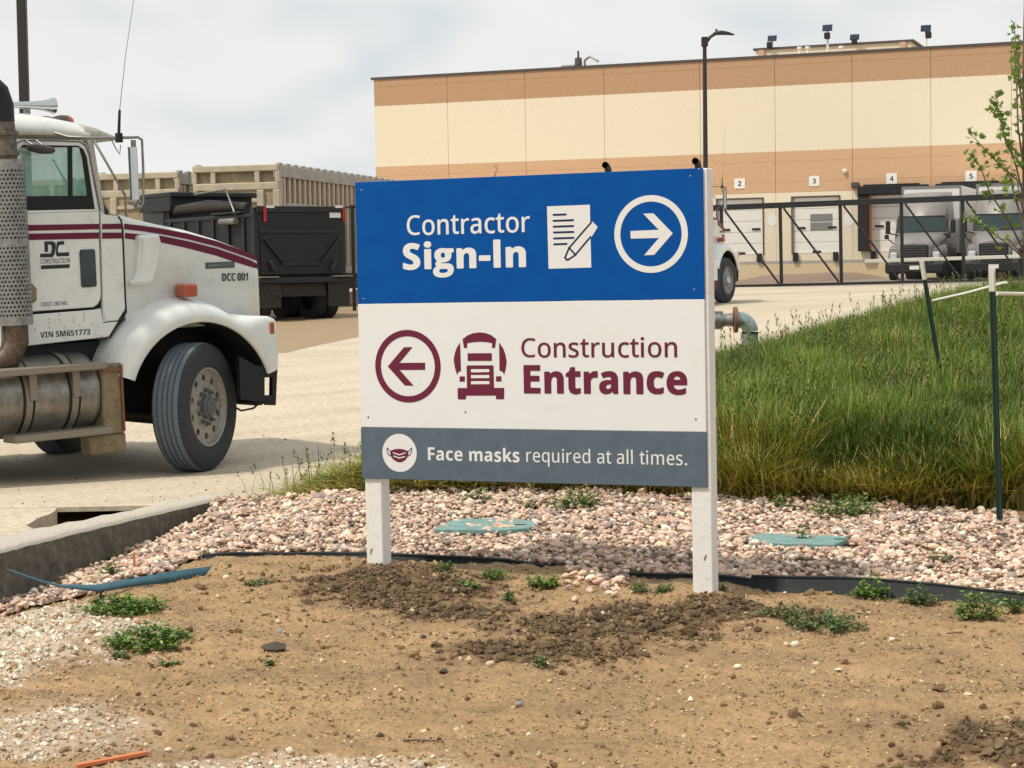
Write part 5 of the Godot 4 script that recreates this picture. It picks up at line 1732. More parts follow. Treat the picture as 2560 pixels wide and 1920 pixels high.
# ---------------------------------------------------------------- black dump truck
func build_dump_truck():
	var a := deg_to_rad(36.0)
	var phi := PI / 2 + a
	var corner := at_depth(639, 760, 43.6)
	var bs := Basis.from_euler(Vector3(0, phi, 0))
	var gy := road_y(-5.0, 44.3) - 0.06
	var o := Vector3(corner.x, gy, -43.6) + bs.z * 1.2
	var t := thing("dump_truck", "black dump truck seen from its tailgate with mud flaps and red reflectors", "truck", o, phi)
	# x forward, z towards the truck's right; the tailgate is at x = 0
	var D := func(px: float, py: float) -> Vector2:   # on the tailgate plane: (z, y)
		var p := on_plane(px, py, o, bs.x) - o
		return Vector2(p.dot(bs.z), p.y)
	var th := 2.62
	var fl := 1.16
	part("box_floor", MB.new().bx(Vector3(0.05, fl - 0.16, -1.15), Vector3(4.5, fl, 1.15)), M.dump, t)
	part("load", MB.new().loft([[Vector3(0.3, fl + 0.6, -1.1), Vector3(0.3, fl + 0.6, 1.1), Vector3(0.3, fl + 0.9, 0.0)], [Vector3(2.2, fl + 0.9, -1.1), Vector3(2.2, fl + 0.9, 1.1), Vector3(2.2, fl + 1.35, 0.0)], [Vector3(4.3, fl + 0.6, -1.1), Vector3(4.3, fl + 0.6, 1.1), Vector3(4.3, fl + 0.9, 0.0)]]), M.dump, t)
	for s in [-1.0, 1.0]:
		part("box_side", MB.new().bx(Vector3(0.05, fl - 0.1, s * 1.12), Vector3(4.5, 2.36, s * 1.19)), M.dump, t)
		part("top_rail", MB.new().bx(Vector3(0.05, 2.362, s * 1.10), Vector3(4.5, 2.46, s * 1.22), 0.015), M.dump_rib, t)
		for k in 6:
			part("side_rib", MB.new().bx(Vector3(0.4 + k * 0.75, fl - 0.1, s * 1.191), Vector3(0.52 + k * 0.75, 2.36, s * 1.24), 0.01), M.dump_rib, t)
		part("corner_post", MB.new().bx(Vector3(-0.02, fl - 0.12, s * 1.06), Vector3(0.16, th - 0.02, s * 1.2), 0.012), M.dump_rib, t)
	part("tailgate", MB.new().bx(Vector3(-0.055, fl - 0.1, -1.055), Vector3(0.0, th, 1.055), 0.008), M.dump, t)
	part("tailgate_rail", MB.new().bx(Vector3(-0.10, th - 0.14, -1.16), Vector3(-0.056, th, 1.16), 0.01), M.dump_rib, t)
	part("tailgate_rail", MB.new().bx(Vector3(-0.095, th - 0.62, -1.05), Vector3(-0.056, th - 0.52, 1.05), 0.01), M.dump_rib, t)
	for s in [-1.0, 1.0]:
		part("tailgate_brace", MB.new().bar(Vector3(-0.085, th - 0.72, s * 1.0), Vector3(-0.085, fl + 0.16, s * 0.5), 0.05, 0.09, 0.008, Vector3.RIGHT), M.dump_rib, t)
		part("latch", MB.new().bar(Vector3(-0.12, fl + 0.22, s * 0.86), Vector3(-0.14, fl - 0.02, s * 0.74), 0.07, 0.07, 0.01), M.flap, t)
	part("tailgate_rail", MB.new().bx(Vector3(-0.095, fl + 0.10, -0.52), Vector3(-0.056, fl + 0.18, 0.52), 0.01), M.dump_rib, t)
	for e in [[657, 519, 681, 555, 0], [852, 520, 856, 552, 0]]:
		var q := (D.call(656.5 if e[0] < 700 else 854, 536))
		part("red_reflector", MB.new().bx(Vector3(-0.125, q.y - 0.17, q.x - 0.035), Vector3(-0.101, q.y + 0.17, q.x + 0.035), 0.004), M.red, t)
	for e in [670, 842]:
		var q := (D.call(e, 517))
		part("white_tape", MB.new().bx(Vector3(-0.112, q.y - 0.03, q.x - 0.1), Vector3(-0.101, q.y + 0.03, q.x + 0.1)), M.white_board, t)
	var pl := (D.call(834, 535))
	part("placard", MB.new().bx(Vector3(-0.075, pl.y - 0.09, pl.x - 0.15), Vector3(-0.0565, pl.y + 0.09, pl.x + 0.15), 0.004), M.white_board, t)
	part("bumper", MB.new().bx(Vector3(-0.22, fl - 0.30, -1.2), Vector3(-0.02, fl - 0.17, 1.2), 0.015), M.dump_rib, t)
	part("step_plate", MB.new().bx(Vector3(-0.32, fl - 0.168, -1.2), Vector3(-0.06, fl - 0.14, -0.75), 0.005).bx(Vector3(-0.32, fl - 0.168, 0.75), Vector3(-0.06, fl - 0.14, 1.2), 0.005), M.step, t)
	for s in [-1.0, 1.0]:
		part("mud_flap", MB.new().bx(Vector3(-0.16, 0.30, s * 0.62), Vector3(-0.14, fl - 0.31, s * 1.2), 0.006), M.flap, t)
	part("hitch_plate", MB.new().bx(Vector3(-0.08, 0.55, -0.6), Vector3(-0.03, fl - 0.31, 0.6), 0.01), M.flap, t)
	part("chassis", MB.new().bx(Vector3(0.1, 0.62, -0.5), Vector3(7.0, 0.98, 0.5)), M.black, t)
	for u in [0.75, 2.1, 6.4]:
		for s in [-1.0, 1.0]:
			for k in ([1.05, 0.72] if u < 5.0 else [1.05]):
				var w := MB.new()
				w.lathe([Vector2(0.29, -0.12), Vector2(0.45, -0.14), Vector2(0.52, -0.11), Vector2(0.52, 0.11), Vector2(0.45, 0.14), Vector2(0.29, 0.12), Vector2(0.25, 0.03), Vector2(0, 0.03)], Vector3.ZERO, Vector3(0, 0, s), 28)
				part("wheel", w, M.tyre, t).position = Vector3(u, 0.52, s * k)
	# headboard, shield over the cab, cab, tarp gear
	part("headboard", MB.new().bx(Vector3(4.4, fl, -1.15), Vector3(4.5, 3.1, 1.15), 0.01), M.dump, t)
	part("cab_shield", MB.new().bx(Vector3(4.2, 3.0, -1.2), Vector3(5.9, 3.12, 1.2), 0.02).bx(Vector3(4.2, 2.66, -1.22), Vector3(5.9, 2.998, -1.15), 0.01), M.dump_rib, t)
	part("cab", MB.new().bx(Vector3(4.8, 0.9, -1.05), Vector3(6.2, 2.9, 1.05), 0.12).bx(Vector3(6.21, 0.9, -0.95), Vector3(7.4, 1.9, 0.95), 0.12), M.black_gloss, t)
	part("tarp_roll", MB.new().tube([Vector3(0.6, 2.62, -1.0), Vector3(2.6, 2.7, -1.0), Vector3(4.3, 2.66, -1.0)], [0.10, 0.16, 0.13], 12), M.flap, t)
	part("tarp_cover", MB.new().bx(Vector3(0.45, 2.47, -1.3), Vector3(1.9, 2.52, -0.95), 0.01), M.dump_rib, t)
	part("tarp_motor", MB.new().tube([Vector3(0.6, 2.30, -1.33), Vector3(1.35, 2.30, -1.33)], 0.075, 12), M.steel, t)
	part("tarp_arm", MB.new().tube([Vector3(0.75, 2.45, -1.26), Vector3(1.2, 3.05, -1.26), Vector3(2.9, 3.0, -1.2)], 0.025, 6), M.steel, t)

# ---------------------------------------------------------------- tan open-top trailers
func build_trailers():
	var spots := [[-6.2, 52.0, "tan ribbed open-top trailer whose long side runs behind the sign"], [-9.25, 54.0, "tan open-top trailer with planked tail standing behind the dump truck"], [-12.7, 56.0, "open-top trailer half hidden behind the white truck's cab"]]
	var phi := atan2(0.97, 0.23)
	var bs := Basis.from_euler(Vector3(0, phi, 0))
	for i in spots.size():
		var e: Array = spots[i]
		var gy := gh(e[0], e[1])
		var c := Vector3(e[0], gy, -e[1]) - bs.z * 1.22
		var t := thing("open_top_trailer", e[2], "trailer", c, phi, "open-top trailers parked on the dirt")
		var hh := 4.44 - gy - 0.05 * i
		var ln := 12.5
		part("tub", MB.new().bx(Vector3(0.1, 1.1, 1.06), Vector3(ln, hh - 0.1, 1.12)).bx(Vector3(0.1, 1.1, -1.12), Vector3(ln, hh - 0.1, -1.06)).bx(Vector3(ln - 0.1, 1.1, -1.059), Vector3(ln, hh - 0.1, 1.059)).bx(Vector3(0.1, 1.0, -1.12), Vector3(ln, 1.099, 1.12)), M.trailer_in, t)
		# side ribs and rails on both sides
		for s in [-1.0, 1.0]:
			part("top_rail", MB.new().bx(Vector3(0.0, hh - 0.32, s * 1.121), Vector3(ln, hh, s * 1.24), 0.015), M.trailer_side, t)
			part("bottom_rail", MB.new().bx(Vector3(0.0, 1.0, s * 1.121), Vector3(ln, 1.2, s * 1.24), 0.015), M.trailer_side, t)
			part("mid_rail", MB.new().bx(Vector3(0.6, hh - 1.22, s * 1.185), Vector3(4.2, hh - 1.0, s * 1.235), 0.01), M.trailer_side, t)
			var k := 0
			var u := 0.02
			while u < ln:
				var wdt := 0.34 if k == 0 else 0.13
				part("side_rib", MB.new().bx(Vector3(u, 1.201, s * 1.121), Vector3(u + wdt, hh - 0.321, s * 1.22), 0.02), M.trailer_side if k == 0 else M.trailer, t)
				u += 0.42
				k += 1
			u = 0.1
			while u < ln - 0.3:
				part("tarp_bow", MB.new().bx(Vector3(u, hh + 0.001, s * 1.10), Vector3(u + 0.24, hh + 0.07, s * 1.24), 0.02), M.trailer_side, t)
				u += 0.62
		# tail: head beam with pockets, doors
		var zs := 1.24
		part("tail_beam", MB.new().bx(Vector3(-0.06, hh - 0.16, -zs), Vector3(0.08, hh + 0.02, zs), 0.02), M.trailer, t)
		part("tail_beam", MB.new().bx(Vector3(-0.06, hh - 0.66, -zs), Vector3(0.08, hh - 0.46, zs), 0.02), M.trailer, t)
		for z in [-1.2, -0.65, 0.62, 1.2]:
			part("tail_stud", MB.new().bx(Vector3(-0.05, hh - 0.459, z - 0.07), Vector3(0.06, hh - 0.161, z + 0.07), 0.01), M.trailer, t)
		part("pocket_board", MB.new().bx(Vector3(0.082, hh - 0.47, -1.05), Vector3(0.098, hh - 0.15, 1.05)), M.trailer_in, t)
		for z in [-1.18, -0.72, 0.72, 1.18]:
			part("tail_post", MB.new().bx(Vector3(-0.10, 1.0, z - 0.1), Vector3(0.07, hh - 0.665, z + 0.1), 0.02), M.trailer, t)
		part("tail_door", MB.new().bx(Vector3(-0.02, 1.0, -1.07), Vector3(0.03, hh - 0.67, 1.07)), M.trailer_in, t)
		for y in [hh - 0.95, hh - 1.55, hh - 2.2]:
			part("door_bar", MB.new().bx(Vector3(-0.07, y - 0.05, -0.62), Vector3(-0.021, y + 0.05, 0.62), 0.01), M.trailer, t)
		part("undercarriage", MB.new().bx(Vector3(1.0, 0.5, -0.5), Vector3(ln, 0.99, 0.5)), M.black, t)
		for u in [1.6, 2.9]:
			for s in [-1.0, 1.0]:
				part("wheel", MB.new().lathe([Vector2(0.29, -0.25), Vector2(0.5, -0.27), Vector2(0.52, -0.2), Vector2(0.52, 0.2), Vector2(0.5, 0.27), Vector2(0.29, 0.25), Vector2(0, 0.1)], Vector3.ZERO, Vector3(0, 0, s), 20), M.tyre, t).position = Vector3(u, 0.5, s * 0.95)

# ---------------------------------------------------------------- tractors backed onto the docks
func build_far_tractors():
	var phi := atan2(-b_n.z, b_n.x)
	var bs := Basis.from_euler(Vector3(0, phi, 0))
	var labels := ["silver tractor parked nose out at dock four behind the gate", "silver tractor parked nose out at dock five by the young tree"]
	for i in 2:
		var bm := at_depth([2286, 2484][i], [690, 684][i], [79.5, 77.8][i])
		var gy := road_y(bm.x, 79.0)
		var t := thing("parked_tractor", labels[i], "truck", Vector3(bm.x, gy, bm.z), phi, "tractors backed onto the docks")
		# x forwards (towards the gate), nose at x = 0
		part("bumper", MB.new().bx(Vector3(-0.45, 0.28, -1.22), Vector3(0.0, 0.72, 1.22), 0.08), M.black, t)
		var hr := []
		for e in [[-0.04, 1.05, 1.52, 0.62], [-0.3, 1.02, 1.66, 0.74], [-1.0, 1.0, 1.82, 0.92], [-1.75, 1.0, 1.95, 1.02]]:
			hr.append([Vector3(e[0], 0.73, e[3]), Vector3(e[0], e[2] - 0.22, e[3]), Vector3(e[0], e[2] - 0.05, e[3] - 0.16), Vector3(e[0], e[2], e[3] - 0.38), Vector3(e[0], e[2] + 0.03, 0), Vector3(e[0], e[2], -e[3] + 0.38), Vector3(e[0], e[2] - 0.05, -e[3] + 0.16), Vector3(e[0], e[2] - 0.22, -e[3]), Vector3(e[0], 0.73, -e[3])])
		part("hood", MB.new().loft(hr), M.silver, t)
		for s in [-1.0, 1.0]:
			part("fender", MB.new().loft([[Vector3(-0.25, 0.73, s * 0.6), Vector3(-0.25, 1.3, s * 0.6), Vector3(-0.3, 1.3, s * 1.08), Vector3(-0.3, 0.73, s * 1.15)], [Vector3(-1.3, 0.73, s * 0.6), Vector3(-1.3, 1.5, s * 0.6), Vector3(-1.3, 1.45, s * 1.15), Vector3(-1.3, 0.73, s * 1.2)]]), M.silver, t)
			part("headlight", MB.new().bx(Vector3(-0.27, 0.86, s * 0.72), Vector3(-0.12, 1.16, s * 1.02), 0.05), M.lamp_off, t)
			part("wheel", MB.new().lathe([Vector2(0.29, -0.12), Vector2(0.5, -0.14), Vector2(0.52, -0.1), Vector2(0.52, 0.1), Vector2(0.5, 0.14), Vector2(0.29, 0.12), Vector2(0, 0.05)], Vector3.ZERO, Vector3(0, 0, s), 20), M.tyre, t).position = Vector3(-1.15, 0.52, s * 1.04)
			part("mirror", MB.new().bx(Vector3(-1.75, 1.95, s * 1.26), Vector3(-1.6, 2.5, s * 1.45), 0.03), M.black, t)
			part("hood_mirror", MB.new().tube([Vector3(-0.9, 1.5, s * 0.95), Vector3(-0.85, 1.75, s * 1.25)], 0.025, 6).box(Vector3(-0.85, 1.82, s * 1.27), Vector3(0.1, 0.2, 0.18), 0.03), M.black, t)
			part("mirror_arm", MB.new().tube([Vector3(-1.7, 1.9, s * 0.95), Vector3(-1.68, 1.97, s * 1.28)], 0.03, 6), M.black, t)
		var gr := part("grille", MB.new().bx(Vector3(-0.06, 0.76, -0.58), Vector3(0.012, 1.46, 0.58), 0.03), M.black, t)
		for k in 6:
			part("grille_bar", MB.new().bx(Vector3(0.013, 0.82 + 0.105 * k, -0.5), Vector3(0.035, 0.86 + 0.105 * k, 0.5), 0.006), M.coping, gr)
		part("plate", MB.new().bx(Vector3(0.001, 0.44, -0.2), Vector3(0.012, 0.6, 0.2)), M.white_board, t)
		part("cab", MB.new().loft([[Vector3(-1.7, 1.0, 1.0), Vector3(-1.7, 1.98, 1.0), Vector3(-1.7, 1.98, -1.0), Vector3(-1.7, 1.0, -1.0)], [Vector3(-1.75, 1.0, 1.08), Vector3(-1.8, 2.0, 1.08), Vector3(-1.8, 2.0, -1.08), Vector3(-1.75, 1.0, -1.08)], [Vector3(-4.4, 1.0, 1.15), Vector3(-4.4, 2.0, 1.15), Vector3(-4.4, 2.0, -1.15), Vector3(-4.4, 1.0, -1.15)]]), M.silver, t)
		var up := []
		for e in [[-1.82, 1.99, 1.06], [-2.22, 2.68, 0.98], [-2.55, 3.15, 0.98], [-3.2, 3.62, 0.96], [-4.4, 3.75, 0.95]]:
			up.append([Vector3(e[0], e[1], e[2]), Vector3(e[0], e[1] + 0.02, 0), Vector3(e[0], e[1], -e[2]), Vector3(-4.42, e[1] * 0.02 + 1.96, -1.1), Vector3(-4.42, e[1] * 0.02 + 1.96, 1.1)])
		var cp := MB.new()
		cp.loft(up, true, false)
		for s in [-1.0, 1.0]:
			cp.q(Vector3(-1.82, 1.99, s * 1.06), Vector3(-4.42, 1.99, s * 1.1), Vector3(-4.42, 3.74, s * 0.95), Vector3(-2.55, 3.15, s * 0.98), Vector3(0, 0, s))
			cp.q(Vector3(-2.55, 3.15, s * 0.98), Vector3(-4.42, 3.74, s * 0.95), Vector3(-4.42, 3.75, s * 0.95), Vector3(-3.2, 3.62, s * 0.96), Vector3(0, 0, s))
		part("sleeper", cp, M.silver, t)
		var ws := MB.new()
		for k in 6:
			var z0 := lerpf(-0.98, 0.98, k / 6.0)
			var z1 := lerpf(-0.98, 0.98, (k + 1) / 6.0)
			var c0 := 0.06 * (1.0 - z0 * z0)
			var c1 := 0.06 * (1.0 - z1 * z1)
			ws.sm(0)
			ws.q(Vector3(-1.80 + c0, 2.03, z0), Vector3(-1.80 + c1, 2.03, z1), Vector3(-2.18 + c1, 2.64, z1 * 0.95), Vector3(-2.18 + c0, 2.64, z0 * 0.95), Vector3(1, 0.5, 0))
		part("windscreen", ws, M.dark_glass, t)
		var wf := MB.new()
		wf.bar(Vector3(-1.79, 2.0, -1.04), Vector3(-1.79, 2.0, 1.04), 0.05, 0.06)
		wf.bar(Vector3(-2.17, 2.67, -0.98), Vector3(-2.17, 2.67, 0.98), 0.05, 0.06)
		for s in [-1.0, 1.0]: wf.bar(Vector3(-1.8, 2.0, s * 1.02), Vector3(-2.18, 2.67, s * 0.96), 0.06, 0.06)
		part("windscreen_frame", wf, M.black, t)
		for s in [-1.0, 1.0]:
			part("side_window", MB.new().prism(PackedVector2Array([Vector2(-2.1, 2.05), Vector2(-2.9, 2.05), Vector2(-2.9, 2.6), Vector2(-2.35, 2.6)]), Vector3(0, 0, s * 1.075), Vector3.RIGHT, Vector3.UP, Vector3(0, 0, s * 0.012)), M.dark_glass, t)
		part("chassis", MB.new().bx(Vector3(-8.0, 0.5, -0.5), Vector3(-0.5, 1.0, 0.5)), M.black, t)
		for u in [-5.8, -7.1]:
			for s in [-1.0, 1.0]:
				part("wheel", MB.new().lathe([Vector2(0.29, -0.25), Vector2(0.5, -0.27), Vector2(0.52, -0.2), Vector2(0.52, 0.2), Vector2(0.5, 0.27), Vector2(0.29, 0.25), Vector2(0, 0.1)], Vector3.ZERO, Vector3(0, 0, s), 20), M.tyre, t).position = Vector3(u, 0.52, s * 0.95)
		# its box trailer, backed to the dock: a thing of its own
		var tl := thing("box_trailer", ["white box trailer backed onto dock four behind its tractor", "white box trailer backed onto dock five behind its tractor"][i], "trailer", Vector3(bm.x, gy, bm.z) - bs.x * 5.0, phi, "box trailers backed onto the docks")
		var dist := (Vector3(bm.x, 0, bm.z) - bs.x * 5.0 - Vector3(b_o.x, 0, b_o.z)).dot(b_n) - 0.75
		part("box", MB.new().bx(Vector3(-dist, 1.12, -1.28), Vector3(0.0, 4.05, 1.28), 0.03), M.white_board, tl)
		part("corner_rail", MB.new().bx(Vector3(0.002, 1.12, -1.29), Vector3(0.03, 4.06, -1.2)).bx(Vector3(0.002, 1.12, 1.2), Vector3(0.03, 4.06, 1.29)).bx(Vector3(0.002, 3.97, -1.199), Vector3(0.03, 4.06, 1.199)), M.steel, tl)
		part("side_stripe", MB.new().bx(Vector3(-dist, 2.9, 1.281), Vector3(0, 3.05, 1.286)), M.rust, tl)
		part("undercarriage", MB.new().bx(Vector3(-dist, 0.9, -0.5), Vector3(-0.5, 1.119, 0.5)), M.black, tl)
		for u in [-dist + 1.5, -dist + 2.8]:
			for s in [-1.0, 1.0]:
				part("wheel", MB.new().lathe([Vector2(0.29, -0.25), Vector2(0.5, -0.27), Vector2(0.52, -0.2), Vector2(0.52, 0.2), Vector2(0.5, 0.27), Vector2(0.29, 0.25), Vector2(0, 0.1)], Vector3.ZERO, Vector3(0, 0, s), 16), M.tyre, tl).position = Vector3(u, 0.5, s * 0.95)

# ---------------------------------------------------------------- pipe, posts, rock beds
func build_yard_things():
	# bent pipe standing in the grass by the drive
	var z := 20.4
	var b := at_depth(1876, 880, z)
	var gy := gh(b.x, z)
	var t := thing("standpipe", "galvanised pipe elbow with rusty flange standing in the grass by the drive", "pipe", Vector3(b.x, gy, -z))
	var ax := at_depth(1876, 799, z).y - gy
	var r := 0.084
	part("riser", MB.new().lathe([Vector2(r, -0.2), Vector2(r, ax - 0.13), Vector2(0, ax - 0.13)], Vector3.ZERO, Vector3.UP, 20), M.galv, t)
	part("riser_band", MB.new().lathe([Vector2(r + 0.001, ax - 0.15), Vector2(r + 0.008, ax - 0.148), Vector2(r + 0.008, ax - 0.132), Vector2(r + 0.001, ax - 0.13)], Vector3.ZERO, Vector3.UP, 20), M.black, t)
	var el := []
	for k in 9:
		var a := PI / 2 * k / 8.0
		el.append(Vector3(-0.125 + 0.125 * cos(a), ax - 0.125 + 0.125 * sin(a), 0))
	el.append(Vector3(-0.14, ax, 0))
	part("elbow", MB.new().tube(el, r, 20), M.galv, t)
	part("flange", MB.new().lathe([Vector2(0.05, -0.022), Vector2(0.137, -0.02), Vector2(0.137, 0.018), Vector2(0.05, 0.02)], Vector3(-0.155, ax, 0), Vector3.LEFT, 24), M.rust, t)
	part("coupling", MB.new().lathe([Vector2(0.06, 0.0), Vector2(0.072, 0.01), Vector2(0.066, 0.09), Vector2(0.076, 0.11), Vector2(0.078, 0.17), Vector2(0.072, 0.175), Vector2(0.08, 0.185), Vector2(0.08, 0.245), Vector2(0.06, 0.25), Vector2(0.05, 0.2), Vector2(0, 0.2)], Vector3(-0.178, ax, 0), Vector3.LEFT, 20), M.steel, t)
	for s in [-1.0, 1.0]:
		part("cam_lever", MB.new().bx(Vector3(-0.38, ax + s * 0.085 - 0.012, -0.02), Vector3(-0.29, ax + s * 0.085 + 0.012, 0.02), 0.004), M.steel, t)
	# tree stakes: steel T-posts with white tips
	var posts := [[2479.5, 671, 2499, 1291, 10.4, 58.0, "straight dark green steel post with white tip standing in the gravel"], [2304, 652, 2345, 900, 14.9, 48.0, "leaning dark green steel post with white tip deep in tall grass"]]
	for e in posts:
		var tp := at_depth(e[0], e[1], e[4])
		var bt := at_depth(e[2], e[3], e[4])
		var dir := (bt - tp).normalized()
		var gb := tp + dir * ((tp.y - gh(bt.x, e[4])) / -dir.y)
		var p := thing("fence_stake", e[6], "stake", gb, 0.0, "tree stakes with white tips")
		var h := tp.distance_to(gb)
		p.basis = Basis(Quaternion(Vector3.UP, -dir))
		var tip: float = e[5] / PXF * e[4]
		part("shaft", MB.new().bx(Vector3(-0.017, -0.3, -0.003), Vector3(0.017, h - tip, 0.003), 0.001).bx(Vector3(-0.003, -0.3, 0.0031), Vector3(0.003, h - tip, 0.03), 0.001), M.tpost, p)
		part("white_tip", MB.new().bx(Vector3(-0.018, h - tip + 0.0005, -0.004), Vector3(0.018, h, 0.004), 0.001).bx(Vector3(-0.003, h - tip + 0.0005, 0.0041), Vector3(0.003, h, 0.03), 0.001), M.tpost_tip, p)
		var k := 0.1
		while k < h - tip - 0.05:
			part("stud", MB.new().bx(Vector3(-0.006, k, -0.012), Vector3(0.006, k + 0.02, -0.0031)), M.tpost, p)
			k += 0.055
	# white sleeves on the guy wires
	for e in [[2333, 752, 14.7, 2515, 706, 13.3, "white plastic sleeve sloping from the leaning stake to the young tree"], [2491, 734, 10.5, 2610, 731, 11.6, "white plastic sleeve held level between the straight stake and the young tree"]]:
		var a := at_depth(e[0], e[1], e[2])
		var c := at_depth(e[3], e[4], e[5])
		var s := top("guy_sleeve", MB.new().tube([Vector3.ZERO, (c - a) * 0.5 - Vector3(0, 0.006, 0), c - a], 0.0115, 10), M.pvc, e[6], "sleeve", "white sleeves of the tree guys", a)
	# pink rock beds by the warehouse and beyond the fence
	for bd in [[[7.0, 9.6], [69.0, 96.0], 0.12], [[-5.4, -2.2], [54.0, 62.0], 0.10]]:
		var mb := MB.new()
		mb.sm(0)
		var g := []
		for i in 13:
			var row := []
			for j in 13:
				var x = lerpf(bd[0][0], bd[0][1], i / 12.0) + (0.35 * (lerpf(bd[1][0], bd[1][1], j / 12.0) - bd[1][0]) if bd[1][0] > 60.0 else 0.0)
				var d := lerpf(bd[1][0], bd[1][1], j / 12.0)
				var edge := minf(minf(i, 12 - i), minf(j, 12 - j)) / 3.0
				row.append(Vector3(x, road_y(x, d) - 0.05 + (bd[2] + 0.25) * clampf(edge, 0, 1) + 0.05 * nz.get_noise_2d(x * 3.0, d * 3.0), -d))
			g.append(row)
		for i in 12:
			for j in 12: mb.q(g[i][j], g[i + 1][j], g[i + 1][j + 1], g[i][j + 1], Vector3.UP)
		setting("rock_bed", mb, M.pebble_tex)

# ---------------------------------------------------------------- grass
func blade(mb: MB, o: Vector3, yaw: float, h: float, lean: float, w: float):
	var d := Vector3(cos(yaw), 0, sin(yaw))
	var s := Vector3(-sin(yaw), 0, cos(yaw))
	var pr := []
	for k in 4:
		var f := k / 3.0
		pr.append([o + d * lean * f * f * h + Vector3.UP * h * f * (1.0 - 0.25 * lean * f), w * (1.0 - f * f * 0.98)])
	for k in 3:
		var a: Vector3 = pr[k][0]; var b: Vector3 = pr[k + 1][0]
		var wa: float = pr[k][1]; var wb: float = pr[k + 1][1]
		mb.t(a - s * wa, a + s * wa, b + s * wb, d + Vector3.UP * 0.3)
		if k < 2: mb.t(a - s * wa, b + s * wb, b - s * wb, d + Vector3.UP * 0.3)

func tuft(sd: int, n: int, spread: float, w: float, lean: float) -> ArrayMesh:
	var r := RandomNumberGenerator.new()
	r.seed = sd
	var mb := MB.new()
	mb.sm(0)
	for i in n:
		var a := r.randf() * TAU
		blade(mb, Vector3(cos(a), 0, sin(a)) * r.randf() * spread, r.randf() * TAU, r.randf_range(0.55, 1.0), r.randf_range(0.1, 1.0) * lean, w * r.randf_range(0.7, 1.2))
	return mb.done()

